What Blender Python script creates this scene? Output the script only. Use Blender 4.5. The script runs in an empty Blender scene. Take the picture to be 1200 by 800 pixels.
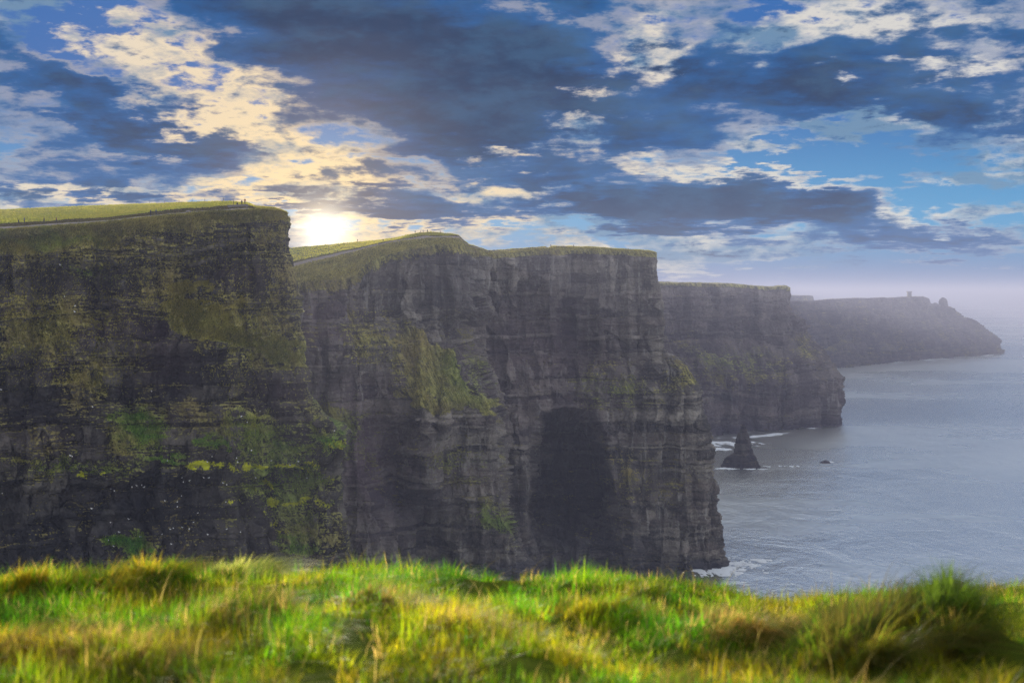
import bpy, bmesh, math, random
import numpy as np
from mathutils import Vector, Matrix
from mathutils.bvhtree import BVHTree

C = bpy.context.scene
COL = C.collection
RNG = np.random.default_rng(7)
random.seed(7)

# ------------------------------------------------------------------ camera
EYE = 160.0                    # metres above the sea
F = 1500.0                     # focal length in units of the 1200 px wide frame
cam_d = bpy.data.cameras.new('camera'); cam = bpy.data.objects.new('camera', cam_d)
COL.objects.link(cam); C.camera = cam
cam.location = (0, 0, EYE); cam.rotation_euler = (math.radians(90), 0, 0)
cam_d.sensor_width = 36; cam_d.lens = 36 * F / 1200
cam_d.shift_y = -56 / 1200
cam_d.clip_start = 0.2; cam_d.clip_end = 200000
cam_d.dof.use_dof = True; cam_d.dof.focus_distance = 600; cam_d.dof.aperture_fstop = 2.1

# ------------------------------------------------------------------ light and exposure
SUN_AZ, SUN_EL = math.radians(-8.4), math.radians(5.4)
sun_d = bpy.data.lights.new('sun', 'SUN'); sun = bpy.data.objects.new('sun', sun_d)
COL.objects.link(sun)
sun_d.energy = 5.0; sun_d.angle = math.radians(0.5); sun_d.color = (1.0, 0.90, 0.74)
SUN = Vector((math.sin(SUN_AZ) * math.cos(SUN_EL), math.cos(SUN_AZ) * math.cos(SUN_EL), math.sin(SUN_EL)))
sun.rotation_euler = SUN.to_track_quat('Z', 'Y').to_euler()
sun.location = (0, -30, 400)
C.view_settings.view_transform = 'Standard'; C.view_settings.look = 'None'
C.view_settings.exposure = 0.8; C.view_settings.gamma = 1.0; C.view_settings.use_curve_mapping = False
C.render.engine = 'CYCLES'
C.cycles.use_denoising = True; C.cycles.denoising_prefilter = 'NONE'
C.cycles.volume_bounces = 0
C.cycles.max_bounces = 6; C.cycles.diffuse_bounces = 2; C.cycles.transmission_bounces = 4
C.cycles.sample_clamp_indirect = 4.0


# ------------------------------------------------------------------ node helpers
class NT:
    def __init__(self, tree):
        self.t = tree; self.n = tree.nodes; self.l = tree.links

    def new(self, typ, **kw):
        nd = self.n.new(typ)
        for k, v in kw.items(): setattr(nd, k, v)
        return nd

    def put(self, sock, v):
        if isinstance(v, bpy.types.NodeSocket): self.l.new(v, sock)
        elif v is not None: sock.default_value = v

    def m(self, op, a, b=None, c=None, clamp=False):
        nd = self.new('ShaderNodeMath', operation=op); nd.use_clamp = clamp
        for i, v in enumerate((a, b, c)):
            if v is not None: self.put(nd.inputs[i], v)
        return nd.outputs[0]

    def v(self, op, a, b=None):
        nd = self.new('ShaderNodeVectorMath', operation=op)
        self.put(nd.inputs[0], a)
        if b is not None: self.put(nd.inputs[1], b)
        return nd.outputs['Value'] if op in ('LENGTH', 'DOT_PRODUCT', 'DISTANCE') else nd.outputs[0]

    def xyz(self, x, y, z):
        nd = self.new('ShaderNodeCombineXYZ')
        for i, q in enumerate((x, y, z)): self.put(nd.inputs[i], q)
        return nd.outputs[0]

    def sep(self, vec):
        nd = self.new('ShaderNodeSeparateXYZ'); self.put(nd.inputs[0], vec); return nd.outputs

    def noise(self, vec, scale=1.0, detail=4, rough=0.55, dist=0.0):
        nd = self.new('ShaderNodeTexNoise'); self.put(nd.inputs['Vector'], vec)
        self.put(nd.inputs['Scale'], scale); nd.inputs['Detail'].default_value = detail
        nd.inputs['Roughness'].default_value = rough; nd.inputs['Distortion'].default_value = dist
        return nd.outputs[0]

    def step(self, x, lo, hi, a=0.0, b=1.0):
        nd = self.new('ShaderNodeMapRange', interpolation_type='SMOOTHSTEP')
        self.put(nd.inputs[0], x)
        for i, q in enumerate((lo, hi, a, b)): self.put(nd.inputs[i + 1], q)
        return nd.outputs[0]

    def mix(self, f, a, b, mode='MIX'):
        nd = self.new('ShaderNodeMix', data_type='RGBA', blend_type=mode)
        self.put(nd.inputs[0], f)
        for i, q in ((6, a), (7, b)):
            if isinstance(q, (tuple, list)): q = (q[0], q[1], q[2], 1.0)
            self.put(nd.inputs[i], q)
        return nd.outputs[2]

    def attr(self, name):
        nd = self.new('ShaderNodeAttribute'); nd.attribute_name = name; return nd


def srgb(r, g, b):
    f = lambda c: c / 12.92 if c <= 0.04045 else ((c + 0.055) / 1.055) ** 2.4
    return tuple(f(c / 255) for c in (r, g, b))


# ------------------------------------------------------------------ sky
world = bpy.data.worlds.new('World'); C.world = world; world.use_nodes = True
W = NT(world.node_tree); W.n.clear()
STR = 0.1
gen = W.new('ShaderNodeTexCoord').outputs['Generated']
X, Y, Z = W.sep(gen)
nish = W.new('ShaderNodeTexSky', sky_type='NISHITA'); nish.sun_disc = False
nish.sun_elevation = SUN_EL; nish.sun_rotation = SUN_AZ
nish.altitude = 160; nish.air_density = 1.0; nish.dust_density = 1.0; nish.ozone_density = 2.5

az = W.m('ARCTAN2', X, Y); el = W.m('ARCSINE', Z)
# cloud sheet seen in perspective, and the upright billows of single clouds
inv = W.m('DIVIDE', 1.0, W.m('ADD', W.m('MAXIMUM', Z, 0.0), 0.10))
sheet = W.xyz(W.m('MULTIPLY', X, inv), W.m('MULTIPLY', Y, inv), 3.1)
n_sheet = W.noise(sheet, 2.3, 9, 0.60, 0.35)
bil = W.xyz(W.m('MULTIPLY', az, 7.0), W.m('MULTIPLY', el, 17.0), 1.7)
n_bil = W.noise(bil, 1.0, 9, 0.57, 0.2)
fine = W.noise(bil, 4.6, 7, 0.60, 0.1)
fine2 = W.noise(sheet, 9.0, 6, 0.65, 0.3)
warp1 = W.m('SUBTRACT', W.noise(bil, 1.7, 6, 0.62), 0.5)
warp2 = W.m('SUBTRACT', W.noise(sheet, 3.4, 6, 0.62), 0.5)
wa = W.m('ADD', az, W.m('MULTIPLY', warp1, 0.17))
we = W.m('ADD', el, W.m('MULTIPLY', warp2, 0.075))


def ang(px, py):
    u, v = (px - 600) / F, (344 - py) / F
    return math.atan(u), math.atan(v / math.hypot(1, u))


def blobs(lst):
    tot = None
    for px, py, rx, ry, rot, w in lst:
        a0, e0 = ang(px, py)
        da = W.m('SUBTRACT', wa, a0); de = W.m('SUBTRACT', we, e0)
        c, s = math.cos(math.radians(rot)), math.sin(math.radians(rot))
        # rot: positive leans down to the right in the picture
        p = W.m('SUBTRACT', W.m('MULTIPLY', da, c * F / rx), W.m('MULTIPLY', de, s * F / rx))
        q = W.m('ADD', W.m('MULTIPLY', da, s * F / ry), W.m('MULTIPLY', de, c * F / ry))
        g = W.m('POWER', 2.718, W.m('MULTIPLY', W.m('ADD', W.m('MULTIPLY', p, p), W.m('MULTIPLY', q, q)), -1.0))
        g = W.m('MULTIPLY', g, w)
        tot = g if tot is None else W.m('ADD', tot, g)
    return tot


thick = blobs([
    (500, 62, 210, 85, 12, .42), (620, 95, 110, 55, 5, .30), (380, 20, 160, 45, 10, .22), (545, 150, 80, 28, 10, .25),
    (110, 118, 150, 26, 22, .30), (60, 190, 190, 26, 4, .20), (190, 165, 80, 22, 25, .22), (150, 225, 130, 14, 0, .16),
    (850, 238, 150, 24, -3, .52), (690, 243, 80, 12, 3, .30), (980, 240, 60, 16, 0, .25),
    (860, 110, 130, 42, 5, .24), (700, 165, 120, 26, 0, .10), (1130, 60, 90, 40, 0, .22), (1160, 135, 70, 30, 0, .25),
    (1080, 282, 110, 20, 8, .26), (1030, 205, 120, 14, 0, .10), (900, 305, 150, 12, 0, .12), (480, 235, 120, 16, 8, .20),
    (420, 200, 60, 14, 20, .20), (430, 243, 75, 11, 6, .42), (350, 238, 45, 7, 0, .34), (990, 100, 80, 30, 0, .16), (1180, 300, 60, 12, 0, .18), (640, 205, 70, 14, -5, .18),
])
gap = blobs([
    (60, 45, 45, 24, 25, .30), (100, 90, 40, 10, 25, .2), (235, 195, 70, 10, 12, .30), (650, 160, 40, 22, 0, .22), (700, 20, 60, 60, 0, .25),
    (985, 175, 85, 22, 5, .40), (880, 190, 40, 10, 5, .25), (1120, 225, 70, 30, 0, .18), (560, 280, 120, 14, 0, .30), (1120, 305, 80, 14, 0, .3),
    (1080, 322, 220, 22, 0, .42), (690, 275, 60, 12, 0, .22), (505, 190, 30, 10, 0, .2), (470, 215, 30, 8, 0, .2),
])
lit = blobs([
    (285, 140, 110, 40, 28, .42), (180, 55, 90, 22, 20, .45), (130, 65, 50, 16, 15, .30), (30, 8, 60, 14, 0, .5), (330, 180, 110, 24, 22, .38),
    (330, 222, 50, 7, 5, .35), (430, 272, 50, 8, 0, .4), (770, 60, 30, 42, 25, .60), (905, 32, 50, 24, -20, .60), (1030, 25, 80, 30, 10, .50), (965, 92, 30, 14, 0, .45),
    (680, 128, 55, 34, -20, .50), (590, 225, 60, 16, 0, .45), (1165, 198, 34, 22, -20, .60), (1020, 148, 110, 12, -3, .50), (900, 170, 50, 8, -10, .4),
    (660, 285, 170, 22, 4, .60), (800, 300, 120, 20, 0, .40), (70, 238, 140, 9, -3, .55), (1170, 245, 50, 16, 0, .40), (1070, 250, 40, 10, 10, .35),
    (1130, 85, 60, 10, -12, .35), (600, 180, 40, 12, 0, .40), (250, 215, 50, 6, 6, .4), (860, 200, 160, 8, 6, .35),
])
toward = W.xyz(W.m('ADD', W.m('MULTIPLY', az, 7.0), W.m('MULTIPLY', W.m('SUBTRACT', SUN_AZ, az), 0.55)), W.m('SUBTRACT', W.m('MULTIPLY', el, 17.0), 0.16), 1.7)
n_tow = W.noise(toward, 1.0, 6, 0.57, 0.2)
relf = W.m('MULTIPLY', W.m('SUBTRACT', n_bil, n_tow), 8.0)
raw = W.m('ADD', W.m('MULTIPLY', n_sheet, 0.46), W.m('MULTIPLY', n_bil, 0.54))
raw = W.m('ADD', raw, W.m('MULTIPLY', W.m('SUBTRACT', fine, 0.5), 0.30))
raw = W.m('ADD', raw, W.m('MULTIPLY', W.m('SUBTRACT', fine2, 0.5), 0.14))
raw = W.m('ADD', raw, W.m('MULTIPLY', W.m('MULTIPLY', lit, W.m('SUBTRACT', fine, 0.48)), 1.3))
dens = W.m('ADD', raw, W.m('SUBTRACT', W.m('MULTIPLY', thick, 0.55), W.m('MULTIPLY', gap, 0.42)))
cover = W.step(W.m('ADD', dens, W.m('MULTIPLY', lit, 0.13)), 0.42, 0.55)
deep = W.step(W.m('SUBTRACT', dens, W.m('MULTIPLY', lit, 0.32)), 0.41, 0.58)
sun_dot = W.v('DOT_PRODUCT', gen, tuple(SUN))
sun_pos = W.m('MAXIMUM', sun_dot, 0.0)
near = W.m('POWER', sun_pos, 34.0)
near2 = W.m('POWER', sun_pos, 420.0)
front = W.step(sun_dot, 0.78, -0.35)      # clouds facing the sun, behind the camera, are lit from the front
glow_dir = Vector((math.sin(SUN_AZ) * math.cos(.047), math.cos(SUN_AZ) * math.cos(.047), math.sin(.047)))
gd = W.m('MAXIMUM', W.v('DOT_PRODUCT', gen, tuple(glow_dir)), 0.0)
hi = W.step(el, 0.035, 0.165)
K = 0.58 / STR
sc = lambda c, k=1.0: tuple(q * K * k for q in c)
blue = W.mix(hi, sc(srgb(66, 160, 212)), sc(srgb(0, 96, 172)))
blue = W.mix(W.step(el, 0.0, 0.06), sc(srgb(44, 112, 172)), blue)
clear = W.mix(0.03, blue, nish.outputs[0])
white = W.mix(near, sc(srgb(212, 216, 214)), sc(srgb(255, 224, 164), 1.05))
white = W.mix(W.m('MULTIPLY', hi, 0.35), white, sc(srgb(218, 204, 196)))
dark_lo = W.mix(hi, sc(srgb(32, 94, 140)), sc(srgb(0, 64, 112)))
dark_lo = W.mix(W.step(dens, 0.52, 0.78), W.mix(0.5, dark_lo, sc(srgb(10, 108, 184))), W.mix(0.8, dark_lo, sc(srgb(8, 46, 84))))
dark_c = W.mix(W.m('MULTIPLY', near2, 0.8), dark_lo, sc(srgb(118, 108, 108)))
over = W.step(el, 0.23, 0.50)
body = W.step(W.m('ADD', W.m('MULTIPLY', fine, 0.45), W.m('MULTIPLY', n_tow, 0.55)), 0.46, 0.64)
dark_c = W.mix(W.m('MULTIPLY', body, 0.30), dark_c, sc(srgb(70, 122, 164)))
dark_c = W.mix(W.m('MULTIPLY', over, 0.85), dark_c, sc(srgb(188, 189, 188), 2.6))
dark_c = W.mix(front, dark_c, sc(srgb(190, 189, 186), 2.4))
shade = W.m('ADD', W.m('SUBTRACT', 0.48, W.m('MULTIPLY', near, 0.30)), W.m('ADD', relf, W.m('MULTIPLY', W.m('SUBTRACT', fine, 0.5), 3.0)), clamp=True)
mid_c = W.mix(0.45, W.mix(0.18, W.mix(0.35, dark_c, blue), white), sc(srgb(104, 152, 176)))
white = W.mix(shade, white, mid_c)
white = W.mix(front, white, sc(srgb(240, 240, 242), 1.9))
dark_c = W.mix(W.m('MULTIPLY', W.m('SUBTRACT', 1.0, shade), 0.010), dark_c, white)
col = W.mix(cover, clear, white)
col = W.mix(deep, col, dark_c)
# the glow round the veiled sun
g1 = W.m('MULTIPLY', W.m('POWER', gd, 260.0), W.m('SUBTRACT', 1.0, W.m('MULTIPLY', deep, 0.55)))
g2 = W.m('POWER', gd, 5200.0)
g3 = W.m('POWER', gd, 60.0)


def scaled(rgb, f):
    nd = W.new('ShaderNodeVectorMath', operation='SCALE')
    nd.inputs[0].default_value = rgb; W.put(nd.inputs['Scale'], f)
    return nd.outputs[0]


tot = W.v('ADD', scaled(sc((.16, .11, .04)), g1), scaled(sc((1.7, 1.4, .9)), g2))
tot = W.v('ADD', tot, scaled(sc((.005, .0035, .002)), g3))
tot = W.v('ADD', tot, col)
bg = W.new('ShaderNodeBackground'); bg.inputs['Strength'].default_value = STR
W.l.new(tot, bg.inputs['Color'])
out = W.new('ShaderNodeOutputWorld'); W.l.new(bg.outputs[0], out.inputs['Surface'])
world.cycles.sampling_method = 'MANUAL'; world.cycles.sample_map_resolution = 1024


# ------------------------------------------------------------------ numpy noise
def _hash(ix, iy, iz, seed):
    h = (ix.astype(np.int64) * 374761393 + iy.astype(np.int64) * 668265263 + iz.astype(np.int64) * 2147483647 * 3 + seed * 974634777) & 0xFFFFFFFF
    h = ((h ^ (h >> 13)) * 1274126177) & 0xFFFFFFFF
    h = ((h ^ (h >> 16)) * 2246822519) & 0xFFFFFFFF
    h = h ^ (h >> 15)
    return (h & 0xFFFFFF) / float(0xFFFFFF)


def vnoise(x, y, z, seed=0):
    x, y, z = np.broadcast_arrays(np.asarray(x, float), np.asarray(y, float), np.asarray(z, float))
    ix, iy, iz = np.floor(x), np.floor(y), np.floor(z)
    fx, fy, fz = x - ix, y - iy, z - iz
    fx, fy, fz = (q * q * (3 - 2 * q) for q in (fx, fy, fz))
    r = 0
    for dx in (0, 1):
        for dy in (0, 1):
            for dz in (0, 1):
                w = (fx if dx else 1 - fx) * (fy if dy else 1 - fy) * (fz if dz else 1 - fz)
                r = r + w * _hash(ix + dx, iy + dy, iz + dz, seed)
    return r * 2 - 1


def fbm(x, y, z, octv=4, seed=0, gain=0.5):
    r, a, f, t = 0, 1.0, 1.0, 0
    for o in range(octv):
        r = r + a * vnoise(x * f, y * f, z * f, seed + o * 17); t += a; a *= gain; f *= 2.03
    return r / t


def sst(x, lo, hi):
    t = np.clip((x - lo) / (hi - lo), 0, 1); return t * t * (3 - 2 * t)


def gauss(px, py, x, y, rx, ry, rot=0.0):
    c, s = math.cos(math.radians(rot)), math.sin(math.radians(rot))
    dx, dy = px - x, py - y
    return np.exp(-(((dx * c + dy * s) / rx) ** 2 + ((-dx * s + dy * c) / ry) ** 2))


def table(x, *pairs):
    return np.interp(x, [p[0] for p in pairs], [p[1] for p in pairs])


def point(px, py, d):
    return np.stack([(px - 600) / F * d, d + 0 * px, EYE + (344 - py) / F * d], -1)


# ------------------------------------------------------------------ object helpers
def tag(o, label=None, cat=None, group=None, kind=None):
    if label: o['label'] = label
    if cat: o['category'] = cat
    if group: o['group'] = group
    if kind: o['kind'] = kind
    return o


def link(name, me, mats=(), parent=None):
    o = bpy.data.objects.new(name, me); COL.objects.link(o)
    for m in mats: me.materials.append(m)
    if parent: o.parent = parent
    return o


def raw_mesh(name, V, quads=None, tris=None, smooth=False):
    me = bpy.data.meshes.new(name)
    V = np.ascontiguousarray(V.reshape(-1, 3), dtype=np.float32)
    loops, starts, k = [], [], 0
    if quads is not None and len(quads):
        q = np.asarray(quads, np.int32).reshape(-1, 4); loops.append(q.ravel()); starts.append(np.arange(len(q)) * 4); k = len(q) * 4
    if tris is not None and len(tris):
        t = np.asarray(tris, np.int32).reshape(-1, 3); loops.append(t.ravel()); starts.append(k + np.arange(len(t)) * 3)
    loops = np.concatenate(loops).astype(np.int32); starts = np.concatenate(starts).astype(np.int32)
    me.vertices.add(len(V)); me.vertices.foreach_set('co', V.ravel())
    me.loops.add(len(loops)); me.loops.foreach_set('vertex_index', loops)
    me.polygons.add(len(starts)); me.polygons.foreach_set('loop_start', starts)
    me.update(calc_edges=True)
    if smooth: me.polygons.foreach_set('use_smooth', np.ones(len(starts), bool))
    else: me.polygons.foreach_set('use_smooth', np.zeros(len(starts), bool))
    me.validate()
    return me


def set_attr(me, name, arr):
    arr = np.asarray(arr, np.float32)
    if arr.ndim == 2:
        a = me.attributes.new(name, 'FLOAT_COLOR', 'POINT')
        a.data.foreach_set('color', np.concatenate([arr, np.ones((len(arr), 1), np.float32)], 1).ravel())
    else:
        a = me.attributes.new(name, 'FLOAT', 'POINT'); a.data.foreach_set('value', arr)


def grid_quads(h, w):
    i = np.arange(h - 1)[:, None] * w + np.arange(w - 1)[None, :]
    return np.stack([i, i + w, i + w + 1, i + 1], -1).reshape(-1, 4)


def material(name):
    m = bpy.data.materials.new(name); m.use_nodes = True
    t = NT(m.node_tree); t.n.clear()
    o = t.new('ShaderNodeOutputMaterial')
    return m, t, o


def bsdf(t, o, color, rough=0.9, bump=None, strength=0.5, dist=0.1, spec=0.3):
    b = t.new('ShaderNodeBsdfPrincipled')
    if isinstance(color, (tuple, list)): color = (color[0], color[1], color[2], 1)
    t.put(b.inputs['Base Color'], color); t.put(b.inputs['Roughness'], rough); b.inputs['Specular IOR Level'].default_value = spec
    if bump is not None:
        bp = t.new('ShaderNodeBump'); bp.inputs['Strength'].default_value = strength; bp.inputs['Distance'].default_value = dist
        t.l.new(bump, bp.inputs['Height']); t.l.new(bp.outputs[0], b.inputs['Normal'])
    t.l.new(b.outputs[0], o.inputs['Surface'])
    return b


def flat_mat(name, rgb, rough=0.85):
    m, t, o = material(name)
    pos = t.new('ShaderNodeNewGeometry').outputs['Position']
    n = t.noise(pos, 6.0, 3)
    bsdf(t, o, t.mix(n, tuple(c * 0.75 for c in rgb), tuple(min(1, c * 1.2) for c in rgb)), rough)
    return m


# ------------------------------------------------------------------ materials of the land
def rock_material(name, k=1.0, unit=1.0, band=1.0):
    m, t, o = material(name)
    pos = t.new('ShaderNodeNewGeometry').outputs['Position']
    nrm = t.new('ShaderNodeNewGeometry').outputs['Normal']
    x, y, z = t.sep(pos)
    mul = lambda a, b: t.m('MULTIPLY', a, b)
    wob = mul(t.noise(pos, 0.035, 3), 9.0)
    zz = t.m('ADD', z, wob)
    beds = t.noise(t.xyz(mul(x, .05 / unit), mul(y, .05 / unit), mul(zz, 1.1 / unit)), 1.0, 6, .62)
    beds2 = t.noise(t.xyz(mul(x, .015 / unit), mul(y, .015 / unit), mul(zz, .22 / unit)), 1.0, 4, .6)
    stain = t.noise(t.xyz(mul(x, .50 / unit), mul(y, .50 / unit), mul(z, .035 / unit)), 1.0, 6, .66)
    blot = t.noise(pos, 0.09 / unit, 6, .62)
    grit = t.noise(pos, 1.5 / unit, 6, .66)
    bed = t.m('ADD', .42 * (1 - band), mul(t.attr('bed').outputs['Fac'], band))
    bed = t.m('ADD', bed, mul(t.m('SUBTRACT', grit, .5), .55))
    bed = t.m('ADD', bed, mul(t.m('SUBTRACT', beds, .5), .5))
    c = t.mix(t.step(bed, .05, .95), (.016 * k, .014 * k, .015 * k), (.235 * k, .212 * k, .180 * k))
    c = t.mix(mul(t.step(beds2, .46, .62), .45), c, (.120 * k, .095 * k, .085 * k))
    c = t.mix(mul(t.step(stain, .54, .72), .6), c, (.30 * k, .29 * k, .27 * k))
    c = t.mix(mul(t.step(stain, .46, .30), .6), c, (.026 * k, .022 * k, .024 * k))
    c = t.mix(mul(t.step(blot, .48, .34), .65), c, (.018 * k, .016 * k, .017 * k))
    c = t.mix(mul(t.step(grit, .58, .75), .5), c, (.36 * k, .35 * k, .33 * k))
    c = t.mix(mul(t.step(grit, .46, .28), .6), c, (.018 * k, .016 * k, .018 * k))
    c = t.mix(mul(t.attr('wet_shade').outputs['Fac'], .85), c, t.mix(beds, (.005 * k, .006 * k, .011 * k), (.034 * k, .036 * k, .055 * k)))  # dark blue-grey: damp rock at the foot, painted shade in cave and recesses
    c = t.mix(mul(t.attr('mauve').outputs['Fac'], .6), c, t.mix(beds, (.05 * k, .028 * k, .048 * k), (.14 * k, .085 * k, .12 * k)))
    # turf
    hang = t.noise(t.xyz(mul(t.m('ADD', x, mul(z, .45)), .95 / unit), mul(y, .5 / unit), mul(z, .16 / unit)), 1.0, 6, .68)
    up = t.sep(nrm)[2]
    g_in = t.m('ADD', t.attr('turf').outputs['Fac'], mul(t.m('SUBTRACT', blot, .5), 1.7))
    g_in = t.m('ADD', g_in, mul(t.m('SUBTRACT', beds, .5), .7))
    g_in = t.m('ADD', g_in, mul(t.m('SUBTRACT', grit, .5), 1.5))
    g_in = t.m('ADD', g_in, mul(t.step(up, .35, .85), .30))
    g = t.step(g_in, .46, .60)
    gc = t.mix(t.step(hang, .36, .64), (.060, .064, .014), (.46, .42, .12))
    gc = t.mix(mul(t.step(blot, .45, .65), .65), gc, t.mix(hang, (.060, .045, .018), (.33, .25, .12)))
    fresh = t.attr('fresh').outputs['Fac']
    gc = t.mix(fresh, gc, t.mix(t.step(hang, .35, .65), (.020, .075, .010), (.14, .30, .035)))
    c = t.mix(g, c, gc)
    li = t.step(t.m('ADD', t.attr('lichen').outputs['Fac'], mul(t.m('SUBTRACT', grit, .5), 1.2)), .42, .60)
    c = t.mix(li, c, t.mix(blot, (.34, .38, .008), (.64, .62, .015)))
    h = t.m('ADD', mul(beds, 1.2), t.m('ADD', mul(grit, .8), mul(stain, .7)))
    h = t.m('ADD', h, mul(mul(hang, g), 1.2))
    bsdf(t, o, c, .88, h, .9, .9 * unit, .25)
    return m


ROCK = rock_material('layered_shale', .58)  # rock colour darkened so the near cliff stands clear of the misty ones
ROCK2 = rock_material('layered_shale_mid_misted', 1.4, 1.7, .55)  # rock colour paled: mist over the middle cliff put into its albedo
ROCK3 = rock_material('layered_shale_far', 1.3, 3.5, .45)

FIELD, t, o = material('pasture')
pos = t.new('ShaderNodeNewGeometry').outputs['Position']
n1 = t.noise(pos, .05, 6); n2 = t.noise(pos, .9, 5, .65)
c = t.mix(t.step(n1, .35, .65), (.085, .105, .018), (.155, .150, .035))
c = t.mix(t.m('MULTIPLY', t.step(n2, .5, .7), .5), c, (.20, .19, .06))
bsdf(t, o, c, .95, n2, .6, .3, .1)

PATHM, t, o = material('trodden_gravel')
pos = t.new('ShaderNodeNewGeometry').outputs['Position']
n2 = t.noise(pos, .8, 5, .65)
bsdf(t, o, t.mix(n2, (.12, .10, .09), (.27, .23, .20)), .95, n2, .4, .1, .1)


def blade_material(name, gain=1.0, through=.62):
    m, t, o = material(name)
    a = t.attr('tint').outputs['Color']
    d = t.new('ShaderNodeBsdfDiffuse'); t.put(d.inputs[0], a)
    tr = t.new('ShaderNodeBsdfTranslucent')
    sc_ = t.new('ShaderNodeVectorMath', operation='MULTIPLY'); t.put(sc_.inputs[0], a); sc_.inputs[1].default_value = (2.3 * gain, 2.2 * gain, 1.2 * gain)
    t.put(tr.inputs[0], sc_.outputs[0])
    ad = t.new('ShaderNodeMixShader'); ad.inputs[0].default_value = through
    t.l.new(d.outputs[0], ad.inputs[1]); t.l.new(tr.outputs[0], ad.inputs[2])
    gl = t.new('ShaderNodeBsdfGlossy'); gl.inputs['Roughness'].default_value = .38; gl.inputs['Color'].default_value = (.9, .9, .85, 1)
    mx = t.new('ShaderNodeMixShader'); mx.inputs[0].default_value = .012
    t.l.new(ad.outputs[0], mx.inputs[1]); t.l.new(gl.outputs[0], mx.inputs[2])
    t.l.new(mx.outputs[0], o.inputs['Surface'])
    return m


BLADE = blade_material('grass_blade')
FARBLADE = blade_material('turf_blade', 1.0, .35)

# ------------------------------------------------------------------ rock relief
_st = np.random.default_rng(3)
_thick = np.where(_st.random(900) < .22, _st.uniform(2.2, 5.0, 900), _st.uniform(.35, 1.5, 900))
_bound = np.concatenate([[0], np.cumsum(_thick)]) - 20
_off = _st.normal(0, .55, 901); _wid = _st.uniform(1.6, 7.0, 901)
_tone = _st.beta(1.2, 1.5, 901)


def relief(P, soft, unit=1.0, gully=1.0):
    """Metres by which a rock face stands out (+) or back (-): beds, joints, blocks, gullies."""
    x, y, z = P[..., 0], P[..., 1], P[..., 2]
    a = x + .55 * y
    zc = (z + 1.1 * fbm(x / 60, y / 60, 0 * x, 4, 5) * unit) / unit
    zc = zc + 1.6 * np.floor(3 * vnoise((x + .55 * y) / unit / 17, z / unit / 60, 0 * x, 6)) / 3
    k = np.clip(np.searchsorted(_bound, zc) - 1, 0, 899)
    lo, hi = _bound[k], _bound[k + 1]
    joint = np.minimum(zc - lo, hi - zc)
    w = _wid[k]
    b = np.floor((a / unit + .8 * vnoise(a / unit / 2.5, zc * .8, 0 * a, 8)) / w + k * 3.77)
    blk = _hash(b, k, 0 * k, 11) - .5
    run = vnoise(a / unit / 14, k * 5.1, 0 * a, 13)
    out = _off[k] * (.5 + .9 * (run + .4)) + blk * 1.0 - .45 * (1 - sst(joint, .05, .30))
    g = 1 - np.abs(fbm(a / unit / 9, zc / 55, 0 * a, 4, 21))
    big = fbm(x / unit / 26, y / unit / 26, zc / 22, 4, 31) * 3.4
    med = fbm(x / unit / 5, y / unit / 5, zc / 3.6, 4, 41, .6) * 1.15
    flute = (sst(g, .55, 1.0) - .5) * -2.6 * gully
    ck = np.floor(zc / 13 + 1.6 * vnoise(a / unit / 11, 0 * a, 0 * a, 14)); cb = np.floor(a / unit / 3.3 + .9 * vnoise(a / unit / 4, zc / 5, 0 * a, 15) + ck * 2.3)
    col_ = _hash(cb, ck, 0 * ck, 16) - .5
    crag = 1 - 2 * np.abs(fbm(x / unit / 7, y / unit / 7, zc / 9, 4, 45, .55))
    out = .7 * out + 1.9 * col_ - 1.0 * sst(crag, .72, 1.0)
    rocky = (out + 1.3 * flute + 1.25 * med + big) * unit
    turfy = (big * .9 + med * .8 + fbm(x / unit / 3, y / unit / 3, zc / 2, 4, 51, .62) * 1.3 + flute * .5) * unit
    tone = np.clip(.42 + .32 * (_tone[k] - .5) + .40 * blk + .45 * run + .45 * col_, 0, 1)
    return 1.35 * rocky * (1 - soft) + turfy * soft, tone


BVH = {}


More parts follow.
